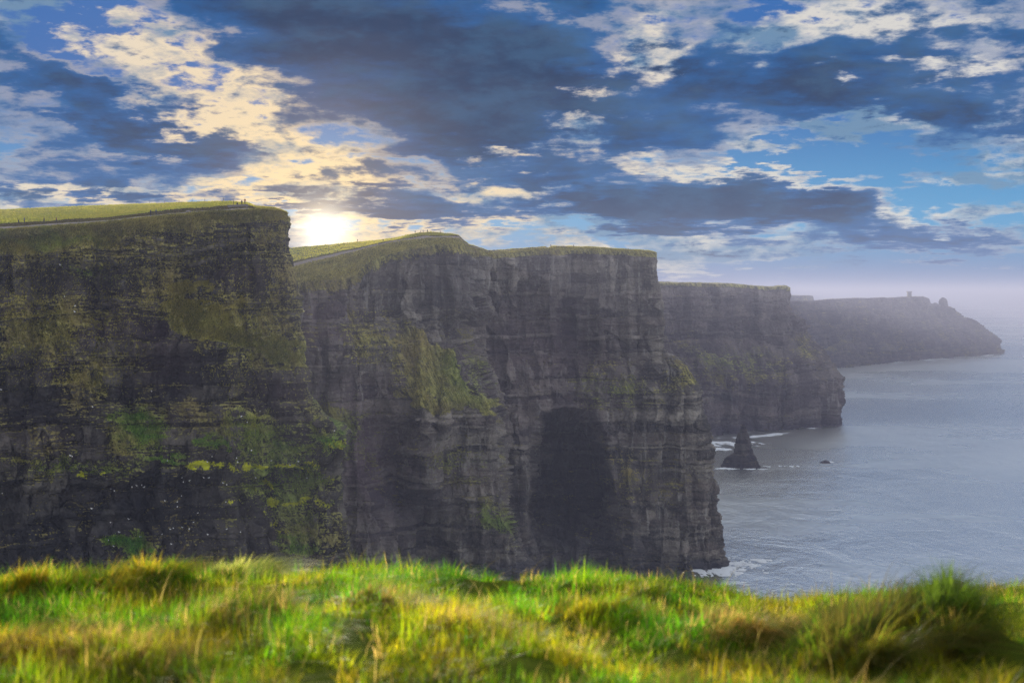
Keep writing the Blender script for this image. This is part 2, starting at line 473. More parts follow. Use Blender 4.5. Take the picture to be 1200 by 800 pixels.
def headland(name, left, edge, rim, lines, depth, base_d, soft_fn, attr_fn, mat, cols, rows, sub, unit, label, gully=1.0,
             wrap=(10, 30, 80, 160), pmap=None, has_path=True, amp=1.0):
    """A headland lofted in 3-D: lines run inland from the rim, the face drops to the sea, the nose wraps away behind.
       lines: [(py(px), depth(px)) ...] from behind the skyline to the rim (rim excluded)."""
    s = np.linspace(0, 1, cols)
    e0 = float(edge(rim(1e9)))
    px_r = left + s * (e0 - left)
    py_r = rim(px_r); d_r = depth(px_r, py_r)
    tops = []
    L = [(fy(px_r), fd(px_r)) for fy, fd in lines] + [(py_r, d_r)]
    LP = [point(px_r, a, b) for a, b in L]
    foot = LP[0].copy(); foot[:, 1] += 25; foot[:, 2] = -3.0
    LP = [foot] + LP; sub = (3,) + tuple(sub)
    for i, n in enumerate(sub):
        for j in range(n):
            f = j / n
            tops.append(LP[i] * (1 - f) + LP[i + 1] * f)
    n_top = len(tops)
    cuts = np.concatenate([[0], np.cumsum(sub)])
    T = np.linspace(0, 1, rows)
    if pmap is not None: T = pmap(T)
    py_b = 344 + (EYE + 3) * F / base_d(px_r)
    py = py_r[None, :] + T[:, None] * (py_b - py_r)[None, :]
    px = left + s[None, :] * (edge(py) - left)
    D = depth(px, py)
    Pf = point(px, py, D)
    P = np.concatenate([np.stack(tops), Pf], 0)
    PX = np.concatenate([np.tile(px_r, (n_top, 1)), px], 0)
    PY = np.concatenate([np.tile(py_r, (n_top, 1)), py], 0)
    top = np.zeros(P.shape[:2]); top[:n_top] = 1
    # nose wrapping away
    last = P[:, -1:, :]
    W_ = []
    for q in np.concatenate([np.linspace(1.2, wrap[0], 10), np.array(wrap[1:])]):
        Q = last.copy(); dd = Q[..., 1]
        pxl = Q[..., 0] / dd * F
        nd = dd + q * unit
        Q[..., 0] = (pxl - 0.22 * q) / F * nd
        Q[..., 1] = nd
        W_.append(Q)
    P = np.concatenate([P] + W_, 1)
    nw = len(W_)
    ext = lambda A: np.concatenate([A, np.tile(A[:, -1:], (1, nw))], 1)
    PX, PY, top = ext(PX), ext(PY), ext(top)
    # outward direction
    du = np.gradient(P, axis=1); dv = np.gradient(P, axis=0)
    N = np.cross(dv, du); N /= np.linalg.norm(N, axis=-1, keepdims=True) + 1e-9
    if N[n_top + rows // 2, cols // 2, 1] > 0: N = -N
    N[..., 2] *= .35
    for _ in range(6):
        N = (N + np.roll(N, 1, 0) + np.roll(N, -1, 0)) / 3
        N = (N + np.roll(N, 1, 1) + np.roll(N, -1, 1)) / 3
    N /= np.linalg.norm(N, axis=-1, keepdims=True) + 1e-9
    soft = np.clip(soft_fn(PX, PY), 0, 1)
    r, tone = relief(P, soft, unit, gully)
    below = PY - np.concatenate([py_r, np.full(nw, py_r[-1])])[None, :]
    fade = np.where(top > 0, 0, sst(below, 0, 7 if unit < 2 else 4))
    side_ = 1 - .55 * sst(np.arange(P.shape[1]), cols * .86, cols * .97)[None, :] * (1 - sst(PY, 300, 400))
    P = P + N * (amp * r * fade * side_)[..., None]
    bump = fbm(P[..., 0] / 3 / unit, P[..., 1] / 3 / unit, 0 * top, 4, 77, .6) * .30 * unit
    P[..., 2] += bump * np.where(top > 0, np.linspace(.0, 1, n_top + rows)[:, None] * 0 + 1, 1 - fade)
    h, w = P.shape[:2]
    atts = attr_fn(PX, PY, P, soft); atts['bed'] = tone
    V = P.reshape(-1, 3)
    Q = grid_quads(h, w)
    BVH[name] = BVHTree.FromPolygons([tuple(v) for v in V[:: 1]], [tuple(q) for q in Q]) if len(Q) < 9e5 else None

    def piece(r0, r1, nm, mats):
        sl = P[r0:r1 + 1]
        me = raw_mesh(nm, sl, grid_quads(r1 + 1 - r0, w))
        for k_, a_ in atts.items(): set_attr(me, k_, np.broadcast_to(a_, (h, w))[r0:r1 + 1].ravel())
        return link(nm, me, mats)
    if has_path:
        fl = piece(0, cuts[4], 'grass_field', [FIELD])
        tag(fl, label[1], 'field', kind='structure')
        pt = piece(cuts[4], cuts[5], 'path', [PATHM])
        tag(pt, label[2], 'path', kind='structure')
        cl = piece(cuts[5], h - 1, 'cliff', [mat])
    else:
        cl = piece(0, h - 1, 'cliff', [mat])
    tag(cl, label[0], 'cliff', kind='structure')
    return dict(P=P, PX=PX, PY=PY, n_top=n_top, cuts=cuts, atts=atts, soft=soft, rows=rows, cols=cols, N=N)


# ------------------------------------------------------------------ near cliff
n_rim = lambda px: table(px, (-60, 277), (0, 272), (60, 268), (130, 263), (200, 255), (250, 251), (290, 248), (312, 247), (328, 248), (337, 251))
n_edge = lambda py: table(py, (247, 336), (256, 338), (262, 337), (285, 336), (302, 340), (330, 344), (352, 347), (372, 350), (395, 354), (415, 357), (455, 359), (470, 364),
                          (480, 368), (490, 378), (505, 392), (516, 404), (524, 405), (532, 399), (552, 396), (570, 400), (600, 404), (640, 408), (680, 412), (1100, 440))


def n_depth(px, py):
    d = table(px, (-60, 345), (100, 352), (200, 360), (300, 366), (340, 372))
    d = d + table(py, (240, 0), (300, 0), (330, -1), (400, -4), (470, -6), (490, -9), (545, -11), (640, -14), (1100, -34))
    q = (py - (322 + .27 * (px - 165))) / 75
    d = d - 7.5 * sst(q, 0, 1) * sst(px, 140, 225) * (1 - .5 * sst(py, 440, 520))
    d = d + 9 * gauss(px, py, 205, 440, 48, 55) + 5 * gauss(px, py, 120, 350, 40, 45)
    d = d - 5 * gauss(px, py, 40, 390, 70, 50, 20) - 4 * gauss(px, py, 80, 300, 120, 18)
    d = d - 4 * gauss(px, py, 297, 510, 30, 26) - 5 * gauss(px, py, 388, 522, 28, 16, 30) - 3 * gauss(px, py, 360, 505, 30, 20)
    ov = 573 - .058 * px
    d = d + 4.5 * sst(py - ov, -1.5, 2.5) * (1 - .6 * sst(py - ov, 6, 40))
    ov2 = 604 - .03 * px
    d = d + 2.5 * sst(py - ov2, -1, 2) * (1 - sst(py - ov2, 5, 26)) * (1 - sst(px, 120, 260))
    d = d - 2.5 * sst(py - 481 - .02 * px, -2, 3) * sst(px, 230, 280)
    d = d + 5 * gauss(px, py, 215, 610, 70, 40)
    edge = n_edge(py)
    q = np.clip(1 - (edge - px) / 14, 0, 1)
    return d + 5 * (1 - np.sqrt(1 - .985 * q * q))


def n_soft(px, py):
    wv = fbm(px / 30, py / 16, 0 * px, 5, 95, .62)
    wh = fbm(px / 22, py / 22, 0 * px + 7, 5, 96, .62)
    px0, py0 = px, py
    px, py = px + 34 * wh, py + 30 * wv
    rimv = n_rim(np.clip(px0, -60, 337))
    b = py0 - rimv + 16 * wv * sst(py0 - rimv, 2, 12)
    s = (1 - sst(b, 3, table(px, (-60, 64), (60, 54), (130, 48), (200, 36), (260, 24), (300, 13), (337, 7)))) * .95
    s = np.maximum(s, .22 + .16 * (1 - sst(py, 420, 560)))
    q = (py - (322 + .27 * (px - 165))) / 75
    strip = sst(q, -.05, .12) * (1 - sst(q, .62, .95)) * sst(px, 150, 215) * (1 - .55 * sst(px, 240, 300) * (1 - sst(q, .3, .5)))
    s = np.maximum(s, strip)
    s = np.maximum(s, .62 * gauss(px, py, 45, 385, 85, 52, 15))
    s = np.maximum(s, .60 * gauss(px, py, 95, 450, 60, 26, 15))
    s = np.maximum(s, .55 * gauss(px, py, 60, 545, 110, 11))
    s = np.maximum(s, .62 * gauss(px, py, 165, 505, 42, 40))
    s = np.maximum(s, .75 * gauss(px, py, 297, 508, 34, 26)); s = np.maximum(s, .7 * gauss(px, py, 330, 530, 80, 9, -6))
    s = np.maximum(s, .75 * gauss(px, py, 375, 515, 40, 18, 35)); s = np.maximum(s, .6 * gauss(px, py, 360, 610, 45, 45))
    s = np.maximum(s, .45 * gauss(px, py, 265, 440, 70, 40)); s = np.maximum(s, .5 * gauss(px, py, 90, 300, 60, 14))
    s = np.maximum(s, .5 * gauss(px, py, 320, 340, 30, 14)); s = np.maximum(s, .50 * gauss(px, py, 335, 565, 75, 75)); s = np.maximum(s, .55 * gauss(px, py, 110, 548, 130, 10))
    return s


def n_attr(PX, PY, P, soft):
    w = fbm(PX / 26, PY / 14, 0 * PX, 4, 91, .6) * 26
    px, py = PX + w, PY + .5 * fbm(PX / 20, PY / 12, 0 * PX + 4, 4, 92, .6) * 26
    fresh = np.zeros_like(PX); lich = np.zeros_like(PX)
    for x, y, rx, ry, v in ((165, 492, 32, 18, .75), (172, 513, 26, 13, .8), (190, 535, 36, 8, .85), (150, 638, 24, 13, 1), (250, 520, 18, 9, .8),
                            (345, 640, 30, 12, .7), (330, 525, 60, 7, .6), (385, 515, 28, 10, .8), (105, 320, 22, 9, .5), (275, 385, 70, 22, .08), (320, 410, 60, 16, .15), (60, 280, 60, 8, .3), (335, 560, 75, 70, .55), (110, 548, 130, 12, .45), (300, 508, 34, 26, .45)):
        fresh = np.maximum(fresh, v * gauss(px + .5 * w, py + .6 * w, x, y, rx, ry) * .95)
    for x, y, rx, ry, v in ((240, 547, 14, 7, 1), (258, 548, 12, 6, .8), (288, 547, 11, 7, 1), (272, 549, 8, 7, .7), (92, 553, 7, 6, .9), (118, 553, 7, 6, .8), (319, 567, 8, 6, .9), (324, 589, 10, 9, .95), (308, 600, 7, 7, .6),
                            (358, 586, 16, 9, .75), (322, 615, 12, 7, .6), (388, 560, 10, 7, .6), (265, 465, 7, 8, .55), (275, 588, 12, 5, .7), (300, 575, 14, 4, .5), (390, 520, 18, 6, .8), (340, 550, 24, 4, .8), (110, 330, 10, 4, .5), (225, 548, 12, 7, .9), (305, 548, 14, 5, .8), (365, 545, 14, 5, .7), (345, 590, 18, 8, .8), (380, 590, 12, 8, .7), (60, 551, 16, 4, .6), (150, 549, 12, 4, .6), (330, 625, 20, 7, .6), (290, 512, 26, 5, .5)):
        lich = np.maximum(lich, v * .95 * gauss(PX + .45 * w, PY + .3 * w, x, y, rx, ry) * .85)
    wet_shade = np.zeros_like(PX)  # darker patches in hollows and low on the face
    for x, y, rx, ry, v in ((185, 600, 130, 60, 1), (40, 610, 90, 40, .8), (205, 440, 40, 52, .75), (40, 478, 60, 20, .7), (190, 558, 40, 14, 1), (60, 650, 200, 40, 1), (120, 480, 60, 18, .4), (320, 460, 40, 16, .3), (280, 640, 60, 40, .6)):
        wet_shade = np.maximum(wet_shade, v * gauss(px, py, x, y, rx, ry))
    wet_shade = np.maximum(wet_shade, .9 * sst(PY, 690, 760))
    mv = np.zeros_like(PX)
    for x, y, rx, ry, v in ((125, 385, 60, 30, .9), (185, 400, 50, 50, .9), (20, 360, 30, 16, .8), (60, 430, 40, 20, .5), (280, 320, 40, 14, .7), (330, 460, 50, 26, .6), (30, 515, 60, 22, .5), (230, 485, 90, 8, .6)):
        mv = np.maximum(mv, v * gauss(px, py, x, y, rx, ry))
    turf = soft * (1 - .8 * wet_shade * (1 - fresh))
    turf = np.maximum(turf, fresh)
    return dict(turf=turf, fresh=fresh, lichen=lich, wet_shade=wet_shade, mauve=mv)


def warp_rows(T):   # most rows in the part of the face above the foreground bank
    return np.where(T < .87, T / .87 * .55, .55 + (T - .87) / .13 * .45)


n_path_front = lambda px: n_rim(px) - table(px, (-60, 2.5), (130, 2.6), (250, 2.6), (320, .5), (337, .4))
near_lines = [
    (lambda px: table(px, (-60, 262), (150, 256), (240, 252), (300, 256), (337, 268)), lambda px: table(px, (-60, 1000), (150, 850), (240, 640), (285, 520), (337, 470))),
    (lambda px: table(px, (-60, 248), (0, 246), (80, 242.3), (150, 239.8), (200, 238.3), (240, 237), (270, 236.8), (290, 238.5), (300, 243), (322, 244.5), (337, 250)),
     lambda px: table(px, (-60, 700), (150, 610), (240, 500), (285, 430), (300, 400), (337, 384))),
    (lambda px: table(px, (-60, 266), (0, 262.5), (60, 259.5), (130, 254), (200, 246.5), (250, 242.5), (290, 241), (300, 244.3), (322, 245.3), (337, 250.3)),
     lambda px: table(px, (-60, 363), (200, 377), (290, 386), (337, 380))),
    (lambda px: table(px, (-60, 270), (0, 266), (60, 262.5), (130, 257.6), (200, 250), (250, 246), (290, 244), (300, 245.3), (322, 246), (337, 250.5)),
     lambda px: table(px, (-60, 358), (200, 372), (290, 380), (337, 377))),
    (n_path_front, lambda px: n_depth(px, n_rim(px)) + 3),
]
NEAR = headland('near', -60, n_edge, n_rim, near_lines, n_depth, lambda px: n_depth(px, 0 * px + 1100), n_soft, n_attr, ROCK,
                600, 690, (4, 36, 4, 4, 5), 1.0,
                ('dark layered rock cliff at the left with green turf ledges and yellow lichen',
                 'sunlit yellow green pasture on top of the near left cliff',
                 'pale walking path along the rim of the near left cliff'), pmap=warp_rows)

# ------------------------------------------------------------------ second cliff with the cave
s_rim = lambda px: table(px, (300, 338), (345, 332), (400, 327), (418, 321), (428, 310), (450, 300), (490, 290), (520, 286), (543, 288), (548, 292), (565, 294), (571, 298), (600, 297), (640, 293.5), (700, 293), (740, 295), (771, 297.5))
s_edge = lambda py: table(py, (296, 769), (301, 771), (345, 770), (380, 775), (400, 778), (413, 782), (419, 791), (430, 800), (450, 808), (470, 815), (500, 822), (530, 829), (560, 833), (566, 838), (600, 841), (640, 846), (660, 848), (700, 851))


def s_ridge(py):   # right-hand edge of the green buttress, by height
    return table(py, (280, 545), (365, 548), (380, 520), (400, 527), (440, 556), (487, 581), (520, 584), (590, 592), (640, 606), (700, 612))


def s_depth(px, py):
    left_d = table(px, (300, 585), (345, 594), (420, 606), (490, 622), (540, 636))
    left_d = left_d + table(py, (290, 0), (380, -4), (487, -22), (560, -26), (700, -36)) * sst(px, 300, 500)
    left_d = left_d + 26 * gauss(px, py, 462, 545, 24, 70, -14) + 22 * gauss(px, py, 500, 630, 34, 46)
    left_d = left_d - 16 * gauss(px, py, 525, 470, 42, 45, 30) + 14 * gauss(px, py, 470, 345, 40, 40)
    left_d = left_d - 6 * gauss(px, py, 400, 430, 50, 40, 20) - 9 * gauss(px, py, 560, 600, 34, 40)
    right_d = table(px, (540, 700), (570, 736), (640, 748), (700, 750), (770, 752), (850, 756))
    right_d = right_d + table(py, (290, 6), (400, 4), (430, -2), (490, -8), (600, -10), (660, -14), (720, -20))
    right_d = right_d - 10 * gauss(px, py, 608, 590, 15, 90, -2)
    arch = sst(px - table(py, (470, 640), (490, 628), (560, 626), (610, 624), (700, 632)), -2, 5) * (1 - sst(px - table(py, (480, 692), (520, 706), (600, 716), (700, 722)), -20, 10)) * sst(py, 478 + .004 * (px - 655) ** 2, 490 + .004 * (px - 655) ** 2)
    right_d = right_d + 95 * arch * (1 - .85 * sst(py, 575, 645))
    right_d = right_d + 8 * gauss(px, py, 655, 400, 40, 60) - 6 * gauss(px, py, 760, 470, 40, 30)
    but = fbm(px / 19, py / 170, 0 * px, 3, 61, .6)
    left_d = left_d + 6 * but; right_d = right_d + 9 * but
    b = sst(px - s_ridge(py), -4, table(py, (280, 10), (340, 16), (375, 40), (400, 36), (487, 12), (700, 10)))
    d = left_d * (1 - b) + right_d * b
    q = np.clip(1 - (s_edge(py) - px) / 16, 0, 1)
    return d + 11 * (1 - np.sqrt(1 - .985 * q * q))


def s_soft(px, py):
    px, py = px + 26 * fbm(px / 24, py / 24, 0 * px + 3, 5, 97, .62) * sst(py - s_rim(np.clip(px, 210, 771)), 10, 40), py + 20 * fbm(px / 24, py / 16, 0 * px, 5, 98, .62) * sst(py - s_rim(np.clip(px, 210, 771)), 6, 30)
    r = s_rim(np.clip(px, 210, 771))
    b = py - r
    s = (1 - sst(b, 3, table(px, (300, 12), (420, 20), (500, 22), (545, 14), (570, 7), (771, 7)))) * .95
    s = np.maximum(s, .95 * sst(py - table(px, (420, 350), (480, 372), (530, 402), (560, 440), (581, 482)), -4, 16) * (1 - sst(py - table(px, (430, 440), (480, 478), (581, 489)), -10, 4)) * (1 - sst(px - s_ridge(py), -6, 6)) * sst(px, 440, 500))
    s = np.maximum(s, .62 * gauss(px, py, 430, 400, 50, 40, 20)); s = np.maximum(s, .55 * gauss(px, py, 385, 505, 60, 60)); s = np.maximum(s, .5 * gauss(px, py, 530, 540, 50, 30))
    s = np.maximum(s, .6 * gauss(px, py, 575, 610, 30, 22)); s = np.maximum(s, .6 * gauss(px, py, 725, 455, 60, 26)); s = np.maximum(s, .5 * gauss(px, py, 740, 560, 70, 40))
    s = np.maximum(s, .55 * gauss(px, py, 800, 440, 22, 40, 60))
    return s


def s_attr(PX, PY, P, soft):
    w = fbm(PX / 30, PY / 22, 0 * PX, 4, 93, .6) * 30
    px, py = PX + w, PY + .6 * w
    fresh = np.zeros_like(PX)
    for x, y, rx, ry, v in ((545, 440, 30, 40, .35), (580, 610, 25, 22, .6), (400, 510, 50, 40, .4), (720, 460, 50, 22, .35), (540, 540, 50, 20, .35)):
        fresh = np.maximum(fresh, v * gauss(px, py, x, y, rx, ry))
    wet_shade = np.zeros_like(PX)  # cave and shadowed recesses painted dark; only the foot is sea-damp
    for x, y, rx, ry, v in ((665, 590, 46, 100, 1.0), (480, 600, 60, 60, .8), (520, 330, 40, 50, .5), (690, 370, 70, 50, .35), (700, 640, 60, 40, .7)):
        wet_shade = np.maximum(wet_shade, v * gauss(px, py, x, y, rx, ry))
    wet_shade = np.maximum(wet_shade, .9 * sst(PY, 650, 664))
    mv = np.zeros_like(PX)
    for x, y, rx, ry, v in ((430, 530, 60, 80, .8), (640, 420, 90, 80, .5), (380, 380, 50, 40, .6)):
        mv = np.maximum(mv, v * gauss(px, py, x, y, rx, ry))
    return dict(turf=np.maximum(soft, fresh) * (1 - .7 * wet_shade), fresh=fresh, lichen=0 * PX, wet_shade=wet_shade, mauve=mv)


s_crest = lambda px: table(px, (300, 294), (345, 290), (400, 285.5), (420, 283.5), (450, 281), (470, 277), (490, 273), (505, 272), (525, 273.5), (537, 276), (545, 283), (550, 287), (565, 291), (571, 294), (600, 292), (625, 290.5), (639, 289), (642, 291), (647, 289), (690, 289.5), (730, 292), (760, 294), (771, 297))
s_pb = lambda px: np.maximum(table(px, (300, 314), (345, 308), (380, 300), (420, 291.5), (450, 284.5), (480, 279), (500, 276.5), (520, 277)), s_crest(px) + table(px, (500, .8), (771, .2)))
s_pf = lambda px: np.maximum(table(px, (300, 319), (345, 312.5), (380, 303.5), (420, 294), (450, 286.5), (480, 281), (500, 279), (520, 279)), s_crest(px) + table(px, (500, 2.4), (600, 2), (660, 1), (771, .3)))
rd = lambda px: s_depth(px, s_rim(px))
second_lines = [
    (lambda px: s_crest(px) + 9, lambda px: rd(px) + table(px, (300, 420), (450, 260), (520, 120), (771, 90))),
    (s_crest, lambda px: rd(px) + table(px, (300, 210), (345, 200), (450, 116), (490, 40), (545, 30), (771, 24))),
    (lambda px: s_pb(px) - table(px, (300, 1.8), (450, .9), (500, .3), (771, .1)), lambda px: rd(px) + table(px, (300, 56), (450, 50), (490, 34), (545, 26), (771, 18))),
    (s_pb, lambda px: rd(px) + table(px, (300, 50), (450, 44), (490, 30), (545, 22), (771, 14))),
    (s_pf, lambda px: rd(px) + table(px, (300, 42), (450, 37), (490, 24), (545, 17), (771, 9))),
]
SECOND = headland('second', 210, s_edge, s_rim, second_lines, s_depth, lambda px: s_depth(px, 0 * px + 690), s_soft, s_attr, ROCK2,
                  640, 460, (4, 24, 4, 4, 12), 1.7,
                  ('grey cliff in the middle with a green buttress and a tall dark sea cave',
                   'narrow green pasture on top of the middle cliff below the sun glow',
                   'pale footpath climbing to the summit of the middle cliff'), gully=1.25, wrap=(16, 40, 80, 160), amp=.62)

# ------------------------------------------------------------------ third cliff
t_rim = lambda px: table(px, (730, 331), (780, 331), (850, 332.5), (900, 336.5), (912, 335.5), (922, 335.5), (927, 338))
t_edge = lambda py: table(py, (335, 925), (340, 927), (352, 926), (366, 928), (371, 935), (376, 945), (390, 950), (404, 957), (412, 966), (425, 973), (440, 982), (455, 985), (468, 986), (480, 983), (497, 982), (510, 983))


def t_depth(px, py):
    d = table(px, (730, 1360), (820, 1440), (880, 1500), (985, 1590)) + table(py, (330, 50), (395, 40), (450, -14), (470, -18), (500, -22), (560, -30))
    d = d + 14 * fbm(px / 16, py / 120, 0 * px, 3, 67, .6)
    d = d - 30 * gauss(px, py, 935, 430, 30, 40) + 18 * gauss(px, py, 870, 480, 40, 30)
    q = np.clip(1 - (t_edge(py) - px) / 12, 0, 1)
    return d + 22 * (1 - np.sqrt(1 - .985 * q * q))


def t_soft(px, py):
    s = .95 * (1 - sst(py - t_rim(np.clip(px, 480, 927)), 1, 6))
    s = np.maximum(s, .46 * gauss(px, py, 860, 425, 70, 24, 8)); s = np.maximum(s, .32 * gauss(px, py, 945, 410, 24, 30, 50))
    return s


def t_attr(PX, PY, P, soft):
    return dict(turf=soft, fresh=.3 * gauss(PX, PY, 860, 420, 60, 22), lichen=0 * PX, wet_shade=.9 * sst(P[..., 2], 16, 4) + 0 * PX, mauve=.4 + 0 * PX)


flat = lambda f, k: (lambda px: f(px) + k)
t_lines = [(flat(t_rim, 6), lambda px: t_depth(px, t_rim(px)) + 300), (flat(t_rim, -1.0), lambda px: t_depth(px, t_rim(px)) + 60)]
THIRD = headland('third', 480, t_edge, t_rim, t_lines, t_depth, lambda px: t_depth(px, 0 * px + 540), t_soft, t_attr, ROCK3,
                 420, 220, (3, 8), 3.0, ('hazy grey cliff behind the sea stack with foam at its foot',), gully=1.2, wrap=(20, 50, 100, 200), has_path=False, amp=.7)

# ------------------------------------------------------------------ far headland, and the piece of coast behind it
f_rim = lambda px: table(px, (900, 353), (952, 352.5), (975, 350.5), (1000, 349.5), (1020, 349.5), (1035, 348.6), (1040, 349.3), (1060, 347.8), (1082, 347.6), (1089, 350.5), (1091, 356), (1100, 357), (1113, 359.5))
f_edge = lambda py: table(py, (359, 1113), (361, 1119), (366, 1124), (372, 1132), (378, 1146), (385, 1153), (391, 1163), (397, 1170), (399, 1171), (406, 1173), (414, 1175), (425, 1176))


def f_depth(px, py):
    d = table(px, (900, 2560), (990, 2800), (1100, 3190), (1176, 3440)) + table(py, (346, 130), (380, 70), (415, -10), (440, -40))
    q = np.clip(1 - (f_edge(py) - px) / 12, 0, 1)
    return d + 40 * (1 - np.sqrt(1 - .985 * q * q))


f_lines = [(flat(f_rim, 5), lambda px: f_depth(px, f_rim(px)) + 420), (flat(f_rim, -.4), lambda px: f_depth(px, f_rim(px)) + 90)]
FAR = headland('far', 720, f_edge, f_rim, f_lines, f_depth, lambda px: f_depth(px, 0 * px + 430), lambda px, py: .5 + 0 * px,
               lambda PX, PY, P, soft: dict(turf=.16 + 0 * PX, fresh=0 * PX, lichen=0 * PX, wet_shade=.4 + 0 * PX, mauve=.4 + 0 * PX), ROCK3,
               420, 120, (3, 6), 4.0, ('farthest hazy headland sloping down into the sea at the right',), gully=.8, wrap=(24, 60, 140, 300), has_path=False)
b_rim = lambda px: table(px, (880, 345.5), (926, 346), (946, 346.2), (952, 346.8))
b_edge = lambda py: table(py, (346, 952.5), (352, 953.5), (360, 954), (430, 958))


def b_depth(px, py):
    return 3900 + 0 * px + table(py, (345, 60), (420, -20)) + 60 * (1 - np.sqrt(1 - .985 * np.clip(1 - (b_edge(py) - px) / 8, 0, 1) ** 2))


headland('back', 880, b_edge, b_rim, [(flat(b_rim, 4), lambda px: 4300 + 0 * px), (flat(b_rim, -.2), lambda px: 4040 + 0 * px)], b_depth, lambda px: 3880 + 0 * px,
         lambda px, py: .5 + 0 * px, lambda PX, PY, P, soft: dict(turf=.4 + 0 * PX, fresh=0 * PX, lichen=0 * PX, wet_shade=.4 + 0 * PX, mauve=.4 + 0 * PX), ROCK3,
         80, 60, (3, 4), 4.0, ('low square cliff showing between the hazy cliff and the farthest headland',), gully=.8, wrap=(24, 60, 140, 300), has_path=False)


# ------------------------------------------------------------------ sea
def cast(px, py, names, step=.35, tries=60):
    """where the line of sight through a picture point meets the land"""
    for i in range(tries):
        dirv = Vector(((px - 600) / F, 1, (344 - (py + i * step)) / F)).normalized()
        best = None
        for nme in names:
            h = BVH[nme].ray_cast(Vector((0, 0, EYE)), dirv)
            if h[0] is not None and (best is None or h[3] < best[3]): best = h
        if best: return best[0], best[1]
    return None, None


SEA, t, o = material('sea_water')
pos = t.new('ShaderNodeNewGeometry').outputs['Position']
x, y, z = t.sep(pos)
mul = lambda a, b: t.m('MULTIPLY', a, b)
w1 = t.noise(t.xyz(mul(x, .028), mul(y, .017), 0.0), 1.0, 4, .55, .5)
w2 = t.noise(t.xyz(mul(x, .19), mul(y, .10), 1.0), 1.0, 5, .65, .4)
patch = t.noise(t.xyz(mul(x, .0011), mul(y, .0016), 2.0), 1.0, 5, .6)
hgt = t.m('ADD', mul(w1, 8.0), mul(w2, 2.2))
b = t.new('ShaderNodeBsdfPrincipled')
t.put(b.inputs['Base Color'], t.mix(patch, (.88, .91, .85), (.97, .98, .93)))
t.put(b.inputs['Roughness'], t.step(patch, .38, .64, .22, .32)); b.inputs['IOR'].default_value = 1.333; b.inputs['Metallic'].default_value = 1.0
bp = t.new('ShaderNodeBump'); bp.inputs['Strength'].default_value = 1.0; bp.inputs['Distance'].default_value = .26
t.l.new(hgt, bp.inputs['Height']); t.l.new(bp.outputs[0], b.inputs['Normal'])
t.l.new(b.outputs[0], o.inputs['Surface'])
ys = np.concatenate([np.linspace(-900, 200, 12), np.linspace(300, 3000, 40), np.geomspace(3200, 60000, 24)])
xs = np.concatenate([-np.geomspace(45000, 1300, 14), np.linspace(-1200, 2400, 40), np.geomspace(2600, 45000, 14)])
GX, GY = np.meshgrid(xs, ys)
sea = link('sea', raw_mesh('sea', np.stack([GX, GY, 0 * GX], -1), grid_quads(len(ys), len(xs))[:, ::-1]), [SEA])
tag(sea, 'silvery rippled sea at the right reaching to the horizon', 'sea', kind='structure')

# foam: thin crusts of broken water round the feet of the cliffs and the stack
FOAM, t, o = material('sea_foam')
pos = t.new('ShaderNodeNewGeometry').outputs['Position']
n = t.noise(pos, .4, 5, .7)
bsdf(t, o, t.mix(n, (.55, .60, .66), (.85, .88, .90)), .8, n, .5, .3, .2)


def foam_patch(cx, cy, lx, ly, rot, dens, cell, seed):
    n_u, n_v = int(lx * 2 / cell), int(ly * 2 / cell)
    u, v = np.meshgrid(np.linspace(-1, 1, n_u), np.linspace(-1, 1, n_v))
    c, s = math.cos(rot), math.sin(rot)
    xx = cx + u * lx * c - v * ly * s; yy = cy + u * lx * s + v * ly * c
    f = fbm(xx / (cell * 9), yy / (cell * 16), 0 * xx + seed, 5, seed, .62) * 1.5 + dens - .12 - (u * u + v * v) * .8
    hgt_ = .06 + .5 * np.clip(f, 0, .6)
    q = grid_quads(n_v, n_u)
    keep = (f.ravel()[q].mean(1) > 0)
    return np.stack([xx, yy, hgt_], -1).reshape(-1, 3), q[keep]


def pat(px, py):
    d = EYE * F / (py - 344); return (px - 600) / F * d, d


Vs, Qs, off = [], [], 0
for px, py, lx, ly, rot, dn, cell in ((835, 664, 24, 30, .5, .65, .45), (850, 660, 30, 8, -.2, .45, .45), (868, 656, 26, 7, -.12, .30, .45), (835, 669, 16, 12, .4, .6, .45), (845, 520, 46, 24, .0, .60, 1.2), (835, 526, 30, 16, .1, .5, 1.2), (905, 509, 50, 11, .7, .45, 1.2), (956, 501, 22, 8, .6, .35, 1.2),
                                      (972, 498, 18, 7, .5, .30, 1.2), (868, 549, 32, 9, 0, .25, .8), (905, 546, 44, 9, -.1, .28, .8), (850, 548, 18, 8, .2, .15, .8), (885, 505, 26, 7, .7, .2, 1.2), (860, 513, 30, 10, .6, .3, 1.2),
                                      (1095, 421, 80, 22, .9, .30, 4.0), (1160, 416, 60, 18, .9, .30, 4.0), (1050, 425, 60, 16, .9, .1, 4.0), (968, 541, 9, 5, 0, .45, .6), (880, 656, 30, 5, -.05, .12, .45)):
    cx, cy = pat(px, py)
    V, Q = foam_patch(cx, cy, lx, ly, rot, dn, cell, 100 + off % 37)
    Vs.append(V); Qs.append(Q + off); off += len(V)
fo = link('foam', raw_mesh('foam', np.concatenate(Vs), np.concatenate(Qs)), [FOAM])
tag(fo, 'white surf washing round the feet of the cliffs and the stack', 'surf', kind='stuff')


